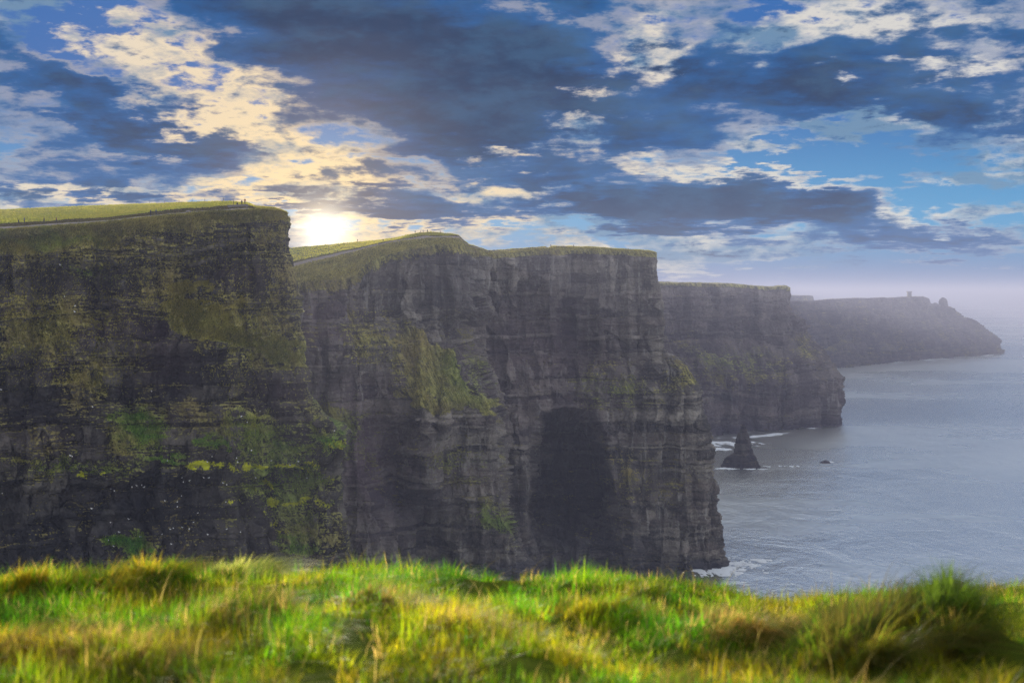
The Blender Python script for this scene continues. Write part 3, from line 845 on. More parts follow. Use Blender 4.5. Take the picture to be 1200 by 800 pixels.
# ------------------------------------------------------------------ sea stack and small rock
def stack(name, px, py, prof, seed, unit, ry=.75, mat=None):
    """prof: (height, left, right) in metres from the axis; a lofted and weathered pillar"""
    cx, cy = pat(px, py)
    hs = np.array([p[0] for p in prof]); nv, nu = 110, 96
    z = np.linspace(hs[0], hs[-1], nv); th = np.linspace(0, 2 * np.pi, nu, endpoint=False)
    l = np.interp(z, hs, [p[1] for p in prof])[:, None]; r = np.interp(z, hs, [p[2] for p in prof])[:, None]
    c = (l + r) / 2; a = (r - l) / 2
    ct, sn = np.cos(th)[None, :], np.sin(th)[None, :]
    P = np.stack([c + a * ct, a * ry * sn + 0 * c, z[:, None] + 0 * ct], -1)
    n = np.stack([ct + 0 * c, sn + 0 * c, 0 * ct + 0 * c], -1)
    k, tone = relief(P + np.array([cx, cy, 0]), np.zeros((nv, nu)), unit, 1.0)
    k = k * .4 * np.minimum(1, a / 4)
    P = P + n * k[..., None]
    P = np.concatenate([P, P[-1:].mean(1, keepdims=True) + np.zeros((1, nu, 1))], 0)
    q = []
    for i in range(nv):
        j = np.arange(nu); q.append(np.stack([i * nu + j, i * nu + (j + 1) % nu, (i + 1) * nu + (j + 1) % nu, (i + 1) * nu + j], -1))
    me = raw_mesh(name, P, np.concatenate(q))
    nvt = P.shape[0] * nu
    for k_ in ('turf', 'fresh', 'lichen'): set_attr(me, k_, np.zeros(nvt))
    set_attr(me, 'wet_shade', np.repeat(.9 - .6 * sst(P[:, 0, 2], 2, 14), nu)); set_attr(me, 'mauve', np.full(nvt, .3)); set_attr(me, 'bed', np.concatenate([tone, tone[-1:]]).ravel())
    ob = link(name, me, [mat or ROCK2]); ob.location = (cx, cy, 0)
    return ob


u_ = EYE / (548 - 344)
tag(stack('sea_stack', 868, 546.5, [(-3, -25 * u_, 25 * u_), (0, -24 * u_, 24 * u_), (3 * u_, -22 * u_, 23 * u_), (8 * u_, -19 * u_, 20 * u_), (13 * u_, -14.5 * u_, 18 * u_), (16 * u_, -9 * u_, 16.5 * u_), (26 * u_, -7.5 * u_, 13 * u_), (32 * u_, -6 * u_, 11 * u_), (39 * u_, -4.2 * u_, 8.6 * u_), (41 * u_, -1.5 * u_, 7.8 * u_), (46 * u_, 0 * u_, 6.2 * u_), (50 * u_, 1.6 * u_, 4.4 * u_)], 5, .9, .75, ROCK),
    'dark pointed sea stack standing in the water before the hazy cliff', 'sea stack')
tag(stack('sea_rock', 967, 542, [(-1, -5, 6), (.3, -4.5, 5), (1.2, -3, 4), (2, -1.5, 2.2), (2.5, -.4, .8)], 9, .4), 'tiny sea-washed rock breaking the sea surface right of the stack', 'rock')


# rock knobs and tower on the far headland
def knob(px, py, prof, label, seed):
    p, _ = cast(px, py, ['far'])
    k = p.y / F
    ob = stack('rock_outcrop', px, py, [(a * k, b * k, c * k) for a, b, c in prof], seed, .9, .8, ROCK3)
    ob.location = (p.x, p.y + 12, p.z - 3 * k)
    tag(ob, label, 'rock')


knob(1107, 361.5, [(-3, -6, 6.5), (2, -5.8, 6), (8, -5.6, 5.4), (11, -5, 5), (14, -4, 3.6), (15.5, -2, 1.2), (16, -1, .3)], 'tall round topped rock knob at the end of the farthest headland', 1)
knob(1097, 358.5, [(-2, -6, 6), (2, -5, 5.2), (5, -3, 4), (6.8, -.6, 2)], 'low rounded rock between the tower and the tall knob', 2)
knob(1120, 366, [(-2, -2.2, 2.4), (3, -1.6, 1.8), (6, -1.2, 1.3), (8, -.6, .5)], 'small thin rock pinnacle just below the tall knob', 3)
knob(1128, 371, [(-2, -1.8, 1.8), (2, -1.1, 1.2), (5, -.9, .9), (6.5, -.4, .4)], 'lowest tiny rock spike on the seaward slope of the headland', 4)

TOWERM = flat_mat('old_masonry', (.16, .15, .14))
DARKM = flat_mat('dark_opening', (.02, .02, .022))
p, _ = cast(1067, 348.0, ['far']); k = p.y / F
tw, thh = 4.4 * k, 7.2 * k
tower = bpy.data.objects.new('stone_tower', None); COL.objects.link(tower); tower.location = (p.x, p.y + 10, p.z - 1)
tag(tower, 'ruined square stone watchtower on the farthest headland skyline', 'tower')


def box_bm(bm, x0, x1, y0, y1, z0, z1, taper=0.0):
    vs = [bm.verts.new(c) for c in ((x0, y0, z0), (x1, y0, z0), (x1, y1, z0), (x0, y1, z0), (x0 + taper, y0 + taper, z1), (x1 - taper, y0 + taper, z1), (x1 - taper, y1 - taper, z1), (x0 + taper, y1 - taper, z1))]
    for f in ((0, 3, 2, 1), (4, 5, 6, 7), (0, 1, 5, 4), (1, 2, 6, 5), (2, 3, 7, 6), (3, 0, 4, 7)): bm.faces.new([vs[i] for i in f])


def bm_obj(name, fill, mats, parent=None, bevel=0):
    bm = bmesh.new(); fill(bm)
    if bevel: bmesh.ops.bevel(bm, geom=bm.edges[:], offset=bevel, segments=1, affect='EDGES')
    me = bpy.data.meshes.new(name); bm.to_mesh(me); bm.free()
    return link(name, me, mats, parent)


bm_obj('shaft', lambda bm: box_bm(bm, -tw / 2, tw / 2, -tw / 2, tw / 2, 0, thh * .82, tw * .03), [TOWERM], tower, .2)


def battl(bm):
    box_bm(bm, -tw * .56, tw * .56, -tw * .56, tw * .56, thh * .822, thh * .90)
    for i in range(4):
        a = -tw * .56 + i * tw * 1.12 / 3.5
        hh = thh * (1.0 if i % 3 else 1.03)
        box_bm(bm, a, a + tw * .17, -tw * .56, -tw * .38, thh * .902, hh); box_bm(bm, a, a + tw * .17, tw * .38, tw * .56, thh * .902, hh)


bm_obj('parapet', battl, [TOWERM], tower)
bm_obj('window', lambda bm: box_bm(bm, -.7, .7, -tw / 2 - .05, -tw / 2 + .5, thh * .45, thh * .62), [DARKM], tower)

# ------------------------------------------------------------------ people, posts, wall
_skin = flat_mat('skin', (.35, .22, .16)); _hair = flat_mat('hair', (.03, .02, .015))
JACKETS = {'dark': flat_mat('dark_jacket', (.025, .028, .04)), 'red': flat_mat('maroon_jacket', (.16, .03, .03)), 'blue': flat_mat('blue_jacket', (.03, .06, .16)), 'grey': flat_mat('grey_jacket', (.15, .15, .16))}
TROUSERS = flat_mat('dark_trousers', (.025, .025, .032))


def figure(name, pose, jacket):
    V = {}
    bend = pose == 'sit'
    V['pelvis'] = (0, 0, .52 if bend else .95, .145)
    h0 = V['pelvis'][2]
    lean = .10 if bend else .03
    V['waist'] = (0, -lean * .4, h0 + .17, .125); V['chest'] = (0, -lean, h0 + .40, .165); V['neck'] = (0, -lean * 1.1, h0 + .56, .062); V['head'] = (0, -lean * 1.3, h0 + .68, .10); V['crown'] = (0, -lean * 1.2, h0 + .78, .075)
    E = [('pelvis', 'waist'), ('waist', 'chest'), ('chest', 'neck'), ('neck', 'head'), ('head', 'crown')]
    for s, sd in ((-1, 'l'), (1, 'r')):
        st = (.22 * s if pose == 'walk' else .03 * s)
        V['hip' + sd] = (.09 * s, 0, h0 - .06, .095)
        if bend:
            V['knee' + sd] = (.12 * s, -.42, .50, .07); V['ankle' + sd] = (.12 * s, -.44, .09, .048); V['toe' + sd] = (.13 * s, -.60, .04, .04)
        else:
            V['knee' + sd] = (.10 * s, -st * .55 - .03, .50, .066); V['ankle' + sd] = (.10 * s, -st + .02, .09, .046); V['toe' + sd] = (.11 * s, -st - .14, .04, .038)
        V['shoulder' + sd] = (.19 * s, -lean, h0 + .44, .07)
        sw = st if pose == 'walk' else .04
        V['elbow' + sd] = (.27 * s, -lean + sw * .5, h0 + .17, .05)
        V['hand' + sd] = (.24 * s, -lean + sw - .12, h0 - .06 if not bend else h0 + .06, .036)
        E += [('pelvis', 'hip' + sd), ('hip' + sd, 'knee' + sd), ('knee' + sd, 'ankle' + sd), ('ankle' + sd, 'toe' + sd), ('chest', 'shoulder' + sd), ('shoulder' + sd, 'elbow' + sd), ('elbow' + sd, 'hand' + sd)]
    keys = list(V)
    me = bpy.data.meshes.new('rig'); me.from_pydata([V[k][:3] for k in keys], [(keys.index(a), keys.index(b)) for a, b in E], [])
    ob = bpy.data.objects.new('rig', me); COL.objects.link(ob)
    md = ob.modifiers.new('skin', 'SKIN'); ob.modifiers.new('sub', 'SUBSURF').levels = 1
    for i, k_ in enumerate(keys):
        me.skin_vertices[0].data[i].radius = (V[k_][3], V[k_][3] * .85)
    me.skin_vertices[0].data[0].use_root = True
    dg = bpy.context.evaluated_depsgraph_get()
    res = bpy.data.meshes.new_from_object(ob.evaluated_get(dg)); res.name = name
    bpy.data.objects.remove(ob)
    res.materials.clear()
    for m in (JACKETS[jacket], TROUSERS, _skin, _hair): res.materials.append(m)
    for f in res.polygons:
        c = f.center
        i = 0
        if c.z < h0 + .02 and abs(c.x) < .2: i = 1
        if c.z > h0 + .60: i = 2 if (c.y < -lean * 1.3 - .02 and c.z < h0 + .75) else 3
        if abs(c.x) > .2 and c.z < h0 + .0: i = 2
        f.material_index = i; f.use_smooth = True
    return res


FIG = {}


def person(px, py, names, pose, jacket, turn, label, group=None, hgt_=1.0, back=.0):
    hgt_ = hgt_ * 1.08
    p, _ = cast(px, py, names)
    if p is None: return
    key = (pose, jacket)
    if key not in FIG: FIG[key] = figure('person', pose, jacket)
    ob = bpy.data.objects.new('person', FIG[key]); COL.objects.link(ob)
    # stand on the ground a little behind the rim of what is seen
    q = p
    for nme in names:
        h = BVH[nme].ray_cast(Vector((p.x, p.y + back, p.z + 60)), Vector((0, 0, -1)))
        if h[0] is not None: q = h[0]; break
    ob.location = (q.x, q.y, q.z + .05); ob.rotation_euler = (0, 0, math.radians(turn)); ob.scale = (hgt_,) * 3
    tag(ob, label, 'person', group)
    return ob


NN, SS = ['near'], ['second']
person(21.5, 262.7, NN, 'sit', 'dark', 90, 'hunched person in dark clothes farthest left on the near cliff path')
person(28.5, 262.2, NN, 'stand', 'grey', 80, 'person in grey standing second from left on the near cliff path')
person(51.5, 262.2, NN, 'walk', 'dark', 90, 'walker in dark clothes third from left on the near cliff path')
person(66, 262.2, NN, 'walk', 'red', 90, 'walker in maroon jacket left of the long gap on the near cliff path')
person(176.5, 253.4, NN, 'stand', 'dark', 60, 'left one of two people side by side on the bend of the near path')
person(183, 252.6, NN, 'stand', 'blue', -60, 'right one of two people side by side on the bend of the near path')
person(278, 242.5, NN, 'sit', 'dark', 20, 'seated person in dark clothes by the low wall at the near cliff top')
person(283.5, 241.5, NN, 'stand', 'dark', -30, 'person standing in the middle of the group by the low wall')
person(287, 240.5, NN, 'stand', 'red', 10, 'tallest person in maroon jacket at the right end of the low wall', hgt_=1.08)
person(419, 284, SS, 'stand', 'dark', 40, 'lone tiny person on the pasture skyline left of the middle summit')
person(449, 284.0, SS, 'walk', 'dark', -60, 'walker partway up the footpath on the middle cliff')
person(486.5, 274.2, SS, 'stand', 'grey', 30, 'leftmost person on the middle cliff summit')
person(493, 273.6, SS, 'stand', 'dark', 90, 'left one of a close pair on the middle cliff summit')
person(496, 273.5, SS, 'stand', 'blue', -90, 'right one of a close pair on the middle cliff summit')
person(501, 273.2, SS, 'stand', 'dark', 0, 'person just right of the close pair on the middle cliff summit')
person(516, 274.2, SS, 'walk', 'red', 70, 'person walking alone at the right end of the middle summit')
person(645.5, 290, SS, 'stand', 'dark', 0, 'person beside the notch on the skyline above the sea cave')
person(672, 290.3, SS, 'stand', 'dark', 45, 'lone person on the flat skyline right of the sea cave notch')

WOOD = flat_mat('weathered_timber', (.09, .075, .06))
post_me = None


def fence_post(px, py, names, hgt_, label):
    global post_me
    p, n = cast(px, py, names)
    if p is None: return
    if post_me is None:
        bm = bmesh.new()
        box_bm(bm, -.07, .07, -.07, .07, 0, 1.25, .01)
        box_bm(bm, -.085, .085, -.085, .085, 1.253, 1.31, .06)
        bmesh.ops.bevel(bm, geom=[e for e in bm.edges if abs(e.verts[0].co.z - e.verts[1].co.z) > .5], offset=.015, segments=1, affect='EDGES')
        post_me = bpy.data.meshes.new('fence_post'); bm.to_mesh(post_me); bm.free(); post_me.materials.append(WOOD)
    ob = bpy.data.objects.new('fence_post', post_me); COL.objects.link(ob)
    ob.location = (p.x, p.y, p.z - .1); ob.scale = (1, 1, hgt_); ob.rotation_euler = (random.uniform(-.06, .06), random.uniform(-.08, .08), random.uniform(0, 1))
    tag(ob, label, 'post', 'fence posts on the near cliff skyline')


fence_post(273.8, 242.5, NN, 2.0, 'tallest timber post left of the seated person at the low wall')
for px, lb in ((175, 'leftmost thin post on the skyline of the near pasture'), (193, 'thin post second from left on the near pasture skyline'), (210, 'thin post third from left on the near pasture skyline'),
               (225, 'thin post at the left end of the brown bank on the skyline'), (240, 'thin post in the middle of the brown bank on the skyline'), (262, 'thin post at the right end of the brown bank near the group')):
    fence_post(px, 236, NN, 1.15, lb)

# low dry-stone wall beside the group: every stone a part
STONE = flat_mat('wall_stone', (.17, .155, .15))
pa, _ = cast(268, 244, NN); pb, _ = cast(289, 243, NN)
wall = bpy.data.objects.new('stone_wall', None); COL.objects.link(wall); wall.location = pa
tag(wall, 'low grey dry stone wall by the group at the near cliff top', 'wall')
stone_me = []
for v in range(5):
    bm = bmesh.new(); box_bm(bm, -.5, .5, -.5, .5, 0, 1)
    bmesh.ops.bevel(bm, geom=bm.edges[:], offset=.09, segments=1, affect='EDGES')
    for q in bm.verts: q.co += Vector((random.uniform(-.05, .05), random.uniform(-.05, .05), random.uniform(-.04, .04)))
    me = bpy.data.meshes.new('stone'); bm.to_mesh(me); bm.free(); me.materials.append(STONE); stone_me.append(me)
dv = pb - pa; Lw = dv.length; hor = Vector((dv.x, dv.y, 0)).normalized()
for course in range(3):
    x = -.2 * course
    while x < Lw:
        wd = random.uniform(.45, .95)
        c_ = pa + dv * ((x + wd / 2) / Lw)
        ob = bpy.data.objects.new('stone', random.choice(stone_me)); COL.objects.link(ob); ob.parent = wall
        ob.location = Vector((c_.x, c_.y, c_.z + course * .34 - .08)) - pa; ob.scale = (wd * .97, .5, .33)
        ob.rotation_euler = (0, random.uniform(-.04, .04), math.atan2(hor.y, hor.x))
        x += wd

bm = bmesh.new(); bmesh.ops.create_icosphere(bm, subdivisions=3, radius=1)
for v in bm.verts:
    g = float(fbm(np.array([v.co.x * 1.2]), np.array([v.co.y * 1.2]), np.array([v.co.z * 1.2]), 3, 61)[0])
    v.co = v.co * (1 + .35 * g); v.co.x *= .9; v.co.z = max(v.co.z, -.3) * .62
me = bpy.data.meshes.new('boulder'); bm.to_mesh(me); bm.free()
p, _ = cast(221, 249.5, NN)
ob = link('boulder', me, [STONE]); ob.location = (p.x, p.y, p.z + .15); tag(ob, 'dark squat boulder beside the near path below the pasture', 'boulder')

# ------------------------------------------------------------------ sea birds on the near cliff
FEATHER = flat_mat('white_feathers', (.80, .80, .80)); WING = flat_mat('grey_wings', (.45, .46, .48)); BEAK = flat_mat('beak', (.5, .3, .05))


def ell(bm, c, r, mat_i, seg=10):
    st = len(bm.verts)
    g = bmesh.ops.create_uvsphere(bm, u_segments=seg, v_segments=6, radius=1)
    for v in g['verts']: v.co = Vector((c[0] + v.co.x * r[0], c[1] + v.co.y * r[1], c[2] + v.co.z * r[2]))
    for f in {f for v in g['verts'] for f in v.link_faces}: f.material_index = mat_i


bm = bmesh.new()
ell(bm, (0, 0, .20), (.13, .24, .13), 0); ell(bm, (0, -.20, .38), (.075, .085, .075), 0); ell(bm, (0, -.13, .29), (.075, .08, .12), 0)
ell(bm, (.10, .06, .22), (.035, .22, .09), 1); ell(bm, (-.10, .06, .22), (.035, .22, .09), 1)
ell(bm, (0, -.30, .37), (.02, .05, .02), 2); ell(bm, (.04, 0, .05), (.015, .02, .06), 2); ell(bm, (-.04, 0, .05), (.015, .02, .06), 2)
bird_me = bpy.data.meshes.new('seabird'); bm.to_mesh(bird_me); bm.free()
for m in (FEATHER, WING, BEAK): bird_me.materials.append(m)
for f in bird_me.polygons: f.use_smooth = True
lone = {(88, 366): 'lowest white seabird of the three on the upper left face of the near cliff', (71, 311): 'white seabird highest on the near cliff below the rim turf', (76, 348): 'large white seabird on the upper left face of the near cliff', (88, 359): 'middle white seabird just below the large one on the upper left face'}
spots = list(lone) + [(392, 505), (108, 596), (83, 534), (85, 535), (3, 578), (2, 457), (130, 573), (155, 571), (169, 571), (208, 588), (208, 594), (109, 477), (178, 459), (200, 620), (214, 618), (222, 620), (190, 626), (227, 612), (232, 601), (130, 612), (245, 560), (262, 566), (300, 560), (305, 482), (283, 488), (290, 495), (340, 545), (350, 541), (318, 540), (295, 528), (360, 560)]
rr = np.random.default_rng(5)
for _ in range(26):
    spots.append((float(rr.uniform(125, 300)), float(rr.uniform(535, 640))))
for (px, py) in spots:
    p, n = cast(px, py, NN, tries=1)
    if p is None: continue
    ob = bpy.data.objects.new('seabird', bird_me); COL.objects.link(ob)
    ob.location = p + Vector((0, -.32, -.08)); ob.rotation_euler = (0, 0, rr.uniform(-2, 2)); s_ = rr.uniform(.8, 1.25); ob.scale = (s_, s_, s_)
    tag(ob, lone.get((px, py), 'tiny white seabird perched on the middle or lower ledges of the near cliff'), 'seabird', 'seabirds perched on the near cliff')


# ------------------------------------------------------------------ grass
def blades(name, base, hgt_, wid, lean, curl, tint, mat, segs=3, face=None):
    """one mesh of tapering curved blades; base n*3, lean n*2 unit direction, curl = how far the tip goes over"""
    n = len(base)
    side = np.stack([-lean[:, 1], lean[:, 0], np.zeros(n)], 1) if face is None else face
    rows_ = []
    for k in range(segs + 1):
        f = k / segs
        up = hgt_ * f * (1 - .45 * curl * f); ov = hgt_ * curl * f ** 1.7
        c_ = base + np.stack([lean[:, 0] * ov, lean[:, 1] * ov, up], 1)
        if k < segs:
            w = (wid * (1 - f) ** .7 * .5)[:, None]
            rows_ += [c_ - side * w, c_ + side * w]
        else: rows_.append(c_)
    V = np.stack(rows_, 1); m = V.shape[1]
    b0 = np.arange(n)[:, None] * m
    Q = np.concatenate([b0 + np.array([[2 * k, 2 * k + 1, 2 * k + 3, 2 * k + 2]]) for k in range(segs - 1)], 1).reshape(-1, 4) if segs > 1 else None
    T = (b0 + np.array([[2 * segs - 2, 2 * segs - 1, 2 * segs]])).reshape(-1, 3)
    me = raw_mesh(name, V.reshape(-1, 3), Q, T, smooth=True)
    set_attr(me, 'tint', np.repeat(tint, m, 0))
    return link(name, me, [mat])


def ang2(a): return np.stack([np.cos(a), np.sin(a)], 1)


# pasture on the two cliff tops, hanging turf on the ledges
def scatter_rows(S, r0, r1, n, rng, pw=1.0, span=(0, 1)):
    P = S['P']; fr = r0 + (r1 - r0 - 1e-3) * rng.random(n) ** pw; fc = (span[0] + (span[1] - span[0]) * rng.random(n)) * (S['cols'] - 2)
    i, j = fr.astype(int), fc.astype(int); a, b = (fr - i)[:, None], (fc - j)[:, None]
    return P[i, j] * (1 - a) * (1 - b) + P[i + 1, j] * a * (1 - b) + P[i, j + 1] * (1 - a) * b + P[i + 1, j + 1] * a * b


def far_turf(S, n_field, n_ledge, size, seed, what, scrub=None):
    rng = np.random.default_rng(seed)
    cu = S['cuts']
    b1 = scatter_rows(S, cu[2], cu[3], n_field, rng)
    n = len(b1)
    mix_ = np.clip(.5 + .5 * fbm(b1[:, 0] / 25, b1[:, 1] / 60, 0 * b1[:, 0], 3, 5)[:] + rng.normal(0, .25, n), 0, 1)[:, None]
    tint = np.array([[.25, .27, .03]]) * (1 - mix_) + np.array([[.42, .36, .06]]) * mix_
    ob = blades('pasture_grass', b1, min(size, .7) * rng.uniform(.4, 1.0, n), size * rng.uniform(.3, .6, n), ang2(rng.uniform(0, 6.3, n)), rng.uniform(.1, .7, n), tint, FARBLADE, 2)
    tag(ob, what[0], 'grass', kind='stuff')
    # rough brown bank between path and pasture, and scrub on the skyline
    nb_ = n_field // 6
    b2 = np.concatenate([scatter_rows(S, cu[3] + .2, cu[4] - .2, nb_, rng)] + ([scatter_rows(S, cu[2] - .5, cu[2] + 2.5, 5000, rng, span=scrub)] if scrub else []))
    n = len(b2); m0 = rng.random(n)[:, None]
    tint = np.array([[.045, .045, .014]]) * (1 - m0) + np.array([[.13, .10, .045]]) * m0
    lump = np.clip(1 + .9 * fbm(b2[:, 0] / 5, b2[:, 1] / 5, 0 * b2[:, 0], 3, 9), .2, 2)
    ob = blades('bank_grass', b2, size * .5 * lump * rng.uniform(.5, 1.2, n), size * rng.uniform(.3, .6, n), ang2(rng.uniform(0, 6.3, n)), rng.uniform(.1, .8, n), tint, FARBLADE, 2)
    tag(ob, what[2], 'grass', kind='stuff')
    # ledges
    PX, PY, P, N = S['PX'], S['PY'], S['P'], S['N']
    turf, fresh = S['atts']['turf'], S['atts']['fresh']
    r0 = cu[5]; r1 = r0 + S['rows'] - 2
    # dark bank below the pasture
    wgt = np.clip(turf - .30, 0, 1)[r0:r1, :S['cols'] - 1] ** 1.3
    wgt = wgt * (PY[r0:r1, :S['cols'] - 1] < 690)
    dr = np.linalg.norm(np.diff(P, axis=0), axis=-1)[r0:r1, :S['cols'] - 1]
    wgt = wgt * dr
    cdf = np.cumsum(wgt.ravel()); cdf /= cdf[-1]
    k = np.searchsorted(cdf, rng.random(n_ledge))
    i, j = k // wgt.shape[1] + r0, k % wgt.shape[1]
    a, b = rng.random(n_ledge)[:, None], rng.random(n_ledge)[:, None]
    i2, j2 = i + 1, j + 1
    base = P[i, j] * (1 - a) * (1 - b) + P[i2, j] * a * (1 - b) + P[i, j2] * (1 - a) * b + P[i2, j2] * a * b
    out_ = N[i, j, :2]; out_ = out_ / (np.linalg.norm(out_, axis=1, keepdims=True) + 1e-6)
    out_ = out_ + rng.normal(0, .45, out_.shape) + np.array([[.5, 0]]); out_ /= np.linalg.norm(out_, axis=1, keepdims=True)
    f = np.clip(fresh[i, j], 0, 1)[:, None]
    m1 = np.clip(.45 + .55 * fbm(base[:, 0] / 7, base[:, 1] / 7, base[:, 2] / 7, 3, 6) + rng.normal(0, .28, n_ledge), 0, 1)[:, None]
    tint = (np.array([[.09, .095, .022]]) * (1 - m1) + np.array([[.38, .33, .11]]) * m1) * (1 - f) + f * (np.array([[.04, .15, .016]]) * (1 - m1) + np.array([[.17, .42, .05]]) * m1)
    hh = size * rng.uniform(.5, 1.5, n_ledge)
    side = np.stack([-out_[:, 1], out_[:, 0], np.zeros(n_ledge)], 1)
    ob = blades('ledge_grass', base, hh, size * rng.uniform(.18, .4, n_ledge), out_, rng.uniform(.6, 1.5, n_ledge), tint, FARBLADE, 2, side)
    tag(ob, what[1], 'grass', kind='stuff')


far_turf(NEAR, 60000, 70000, .75, 31, ('short sunlit grass of the pasture above the near cliff', 'tufts of grass hanging on the ledges and rim of the near cliff', 'rough dark bank of grass and scrub behind the near cliff path'), (.65, .89))
far_turf(SECOND, 22000, 40000, 1.1, 33, ('short sunlit grass of the pasture on the middle cliff', 'tufts of grass on the buttress and rim of the middle cliff', 'dark grass bank along the footpath of the middle cliff'))


# foreground bank of rough grass
# tussocks: (px of centre, distance, radius, blade height, n, look, label)
TUSS = [
    (1116, 6.9, .27, .45, 1300, 'green', 'tallest dark green tussock at the right standing against the sea'),
    (1052, 6.9, .50, .64, 1700, 'olive', 'broad green brown tussock just left of the tallest one'),
    (985, 7.4, .40, .40, 1000, 'green', 'small green tussock at the edge below the sea'),
    (865, 7.8, .34, .36, 1000, 'straw', 'straw topped brown tussock right of the middle cliff foot'),
    (288, 10.4, .34, .44, 1000, 'pale', 'pale spiky tussock on the skyline below the near cliff corner'),
    (168, 9.6, .40, .38, 1100, 'gold', 'golden tussock with a dark hollow on the left skyline'),
    (36, 9.6, .36, .36, 900, 'gold', 'rounded golden tussock at the far left of the skyline'),
    (262, 7.4, .34, .30, 900, 'straw', 'straw tussock with a dark side in the left middle of the bank'),
    (140, 6.3, .36, .28, 1000, 'straw', 'wide brown tussock in the lower left of the bank'),
    (12, 6.4, .34, .32, 900, 'brown', 'brown tussock cut by the left frame edge'),
    (448, 8.0, .32, .30, 900, 'brown', 'brown tussock in the middle left of the bank under the middle cliff'),
    (545, 7.4, .24, .26, 600, 'straw', 'small straw tuft in the middle of the bank'),
    (700, 8.2, .30, .28, 800, 'gold', 'orange gold tussock in the middle of the bank'),
    (560, 4.4, .30, .34, 900, 'green', 'blurred dark green tussock at the bottom middle'),
    (250, 5.0, .26, .30, 800, 'brown', 'blurred brown tussock at the bottom left'),
    (985, 4.8, .30, .42, 900, 'straw', 'blurred tussock of long straw blades at the lower right'),
    (1185, 5.0, .30, .45, 1000, 'gold', 'blurred yellow green tussock at the right frame edge'),
    (800, 5.2, .28, .34, 800, 'olive', 'blurred olive tussock at the bottom right of the middle'),
]
def bank_z(x, y):
    base = np.interp(y, [-3, 0, 2, 4, 6, 8, 10, 11.2, 12.2, 14, 20, 45], [-1.60, -1.62, -1.56, -1.62, -1.86, -2.14, -2.44, -2.66, -2.95, -4.2, -16, -158])
    px = 600 + F * x / np.maximum(y, 1)
    base = base + np.interp(px, [-200, 0, 300, 600, 760, 900, 1000, 1200, 1400], [.08, .08, .17, .12, .10, -.10, -.06, .04, .0]) * sst(y, 5, 10)
    hum = .14 * fbm(x / 1.3, y / 1.3, 0 * x, 3, 71) + .05 * fbm(x / .35, y / .35, 0 * x, 3, 72)
    for tpx, ty, rad, bh, nb, look, label in TUSS:
        tx = (tpx - 600) / F * ty
        base = base + .24 * bh * np.exp(-(((x - tx) / (rad * 1.0)) ** 2 + ((y - ty) / (rad * 1.1)) ** 2) ** 1.3)
    return EYE + base + hum * (1 - sst(y, 13, 16))


SOIL, t, o = material('turf_soil')
pos = t.new('ShaderNodeNewGeometry').outputs['Position']
n = t.noise(pos, 5.0, 6, .65)
bsdf(t, o, t.mix(n, (.030, .050, .006), (.10, .12, .015)), 1.0, n, .7, .05, 0.0)
yy = np.concatenate([np.linspace(-3, 14, 150), np.linspace(14.4, 45, 30)]); xx = np.concatenate([np.linspace(-26, -7, 40), np.linspace(-6.9, 6.9, 300), np.linspace(7, 26, 40)])
GX, GY = np.meshgrid(xx, yy)
gr = link('ground', raw_mesh('ground', np.stack([GX, GY, bank_z(GX, GY)], -1), grid_quads(len(yy), len(xx))[:, ::-1], smooth=True), [SOIL])
tag(gr, 'grassy bank at the cliff edge in the foreground', 'ground', kind='structure')

PAL = {'green': ((.030, .065, .010), (.10, .15, .022)), 'olive': ((.05, .055, .012), (.16, .13, .035)), 'straw': ((.16, .10, .035), (.36, .27, .13)), 'pale': ((.12, .15, .03), (.36, .34, .15)),
       'gold': ((.10, .10, .010), (.28, .20, .020)), 'brown': ((.07, .05, .018), (.22, .15, .06))}
rng = np.random.default_rng(77)
tuss_xy = []
for (tpx, ty, rad, bh, nb, look, label) in TUSS:
    tx = (tpx - 600) / F * ty; tz = float(bank_z(np.array([tx]), np.array([ty]))[0])
    tuss_xy.append((tx, ty, rad))
    nb = int(nb * 1.5)
    kc = 26                                    # bundles of blades, each leaning its own way
    ca, cr = rng.uniform(0, 6.283, kc), rad * np.sqrt(rng.random(kc)) * .95
    ow = rng.integers(0, kc, nb)
    bx = cr[ow] * np.cos(ca[ow]) + rng.normal(0, .035, nb); by = cr[ow] * np.sin(ca[ow]) + rng.normal(0, .035, nb)
    r = np.hypot(bx, by)
    bz = bank_z(tx + bx, ty + by) - tz - .01
    aa = ca[ow] + rng.normal(0, .9, kc)[ow] + rng.normal(0, .45, nb)
    ln = ang2(aa) * .8 + np.array([[.75, -.15]]); ln /= np.linalg.norm(ln, axis=1, keepdims=True)
    bl = (rng.uniform(.45, 1.0, kc)[ow] * rng.uniform(.5, 1.15, nb)) * .78
    m1 = np.clip(rng.beta(1.3, 1.3, nb), 0, 1)[:, None]
    p0, p1 = (np.array([q]) for q in PAL[look])
    tint = p0 * (1 - m1) + p1 * m1
    g_ = rng.random(nb)[:, None] < .25
    tint = np.where(g_, np.array([[.10, .17, .012]]), tint * (1.45 if look in ('straw', 'gold', 'brown', 'pale') else 1.15))
    ob = blades('grass_tussock', np.stack([bx, by, bz], 1), bh * bl, rng.uniform(.004, .008, nb), ln, np.clip(.7 + .6 * r / rad + rng.normal(0, .25, nb), .2, 1.7), tint, BLADE, 4)
    ob.location = (tx, ty, tz)
    tag(ob, label, 'grass tussock', 'tussocks on the foreground bank')

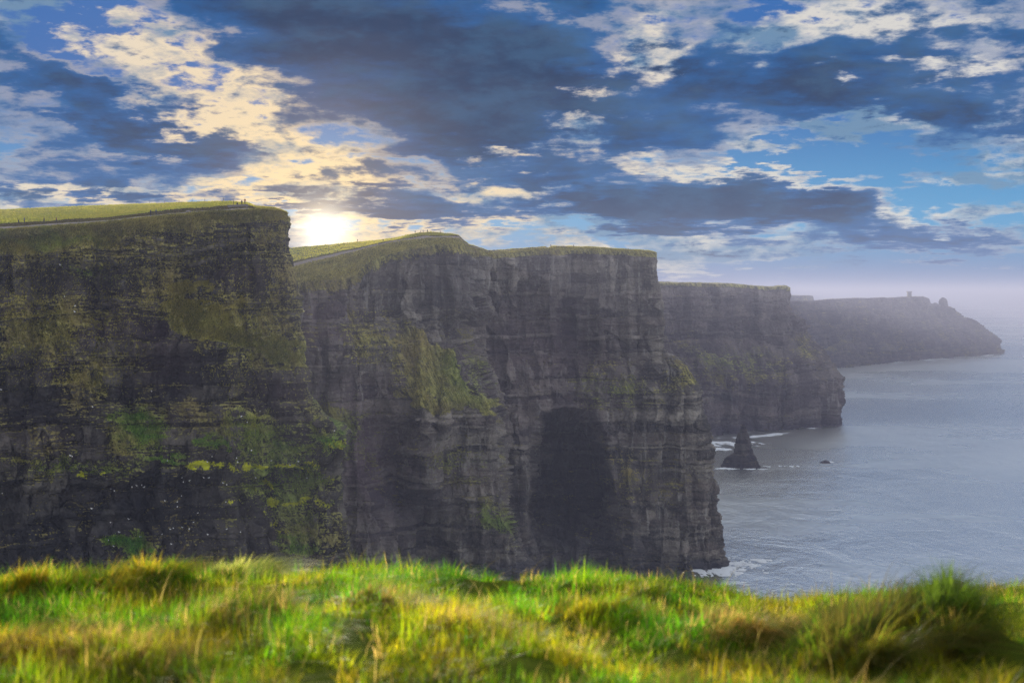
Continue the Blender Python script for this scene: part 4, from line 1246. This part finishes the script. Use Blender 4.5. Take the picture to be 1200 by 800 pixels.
nt, per = 14500, 17
ty_ = 2.3 + (12.7 - 2.3) * rng.random(nt) ** .95; tx_ = (rng.random(nt) * 1.14 - .57) * np.maximum(ty_, 4) * .92
keep = fbm(tx_ / .3, ty_ / .45, 0 * tx_ + 2, 3, 86) > -.28
tx_, ty_ = tx_[keep], ty_[keep]; nt = len(tx_)
n = nt * per
own = np.repeat(np.arange(nt), per)
a_ = rng.uniform(0, 6.283, n); rt = rng.uniform(.03, .10, nt)[own] * np.sqrt(rng.random(n))
x_ = tx_[own] + rt * np.cos(a_); y_ = ty_[own] + rt * np.sin(a_)
z_ = bank_z(x_, y_)
big_ = fbm(tx_ / 1.1, ty_ / 1.1, 0 * tx_, 4, 81, .6); p2 = fbm(tx_ / .4, ty_ / .4, 0 * tx_ + 9, 3, 82, .6)
gold = np.clip((.29 + 1.3 * big_ + .6 * p2 + rng.normal(0, .14, nt))[own] + rng.normal(0, .12, n), 0, 1)[:, None]
tint = np.array([[.072, .215, .005]]) * (1 - gold) + np.array([[.34, .27, .010]]) * gold
straw = (rng.random(nt) < .07 + .22 * np.clip(p2, 0, 1))[own] & (rng.random(n) < .6) | (rng.random(n) < .05)
tint = np.where(straw[:, None], np.array([[.40, .28, .12]]), tint)
tint = tint * (np.clip(rng.uniform(.6, 1.25, nt) + .9 * fbm(tx_ / .5, ty_ / .7, 0 * tx_ + 5, 3, 84), .25, 1.7)[own] * rng.uniform(.7, 1.3, n))[:, None]
hgt_b = np.clip((.135 * (1 + .8 * fbm(tx_ / .6, ty_ / .6, 0 * tx_ + 3, 3, 83)) * rng.uniform(.6, 1.35, nt))[own] * rng.uniform(.55, 1.25, n), .05, .42)
ln = ang2(a_ + rng.normal(0, .7, n)) + np.array([[.5, -.1]]); ln /= np.linalg.norm(ln, axis=1, keepdims=True)
ob = blades('grass', np.stack([x_, y_, z_ - .01], 1), hgt_b, rng.uniform(.004, .008, n), ln, np.clip(rng.normal(.85, .35, n), .1, 1.6), tint, BLADE, 3)
tag(ob, 'rough green and golden grass covering the foreground bank', 'grass', kind='stuff')
n = 420
y_ = rng.uniform(3.5, 12.4, n); x_ = rng.uniform(-.46, .46, n) * y_
ob = blades('dry_grass_stems', np.stack([x_, y_, bank_z(x_, y_)], 1), rng.uniform(.22, .44, n), rng.uniform(.0035, .006, n), ang2(rng.normal(.2, 1.2, n)), rng.uniform(.5, 1.5, n),
            np.array([[.34, .27, .12]]) * rng.uniform(.5, 1.2, n)[:, None], BLADE, 5)
tag(ob, 'long dry bent stems rising out of the green foreground grass', 'grass', kind='stuff')

# ------------------------------------------------------------------ haze
top_z = max(float(NEAR['P'][..., 2].max()), float(SECOND['P'][..., 2].max())) + 6
bm = bmesh.new(); box_bm(bm, -46000, 46000, -1200, 61000, -170, top_z)
me = bpy.data.meshes.new('haze'); bm.to_mesh(me); bm.free()
HAZE = bpy.data.materials.new('thin_sea_haze'); HAZE.use_nodes = True; HAZE.cycles.volume_sampling = 'DISTANCE'
t = NT(HAZE.node_tree); t.n.clear(); o = t.new('ShaderNodeOutputMaterial')
pv = t.new('ShaderNodeVolumePrincipled'); pv.inputs['Color'].default_value = (.42, .445, .61, 1); pv.inputs['Density'].default_value = .00022; pv.inputs['Anisotropy'].default_value = .2
t.l.new(pv.outputs[0], o.inputs['Volume'])
hz = link('haze', me, [HAZE]); tag(hz, 'thin pale sea haze between and beyond the cliffs', 'haze', kind='stuff')
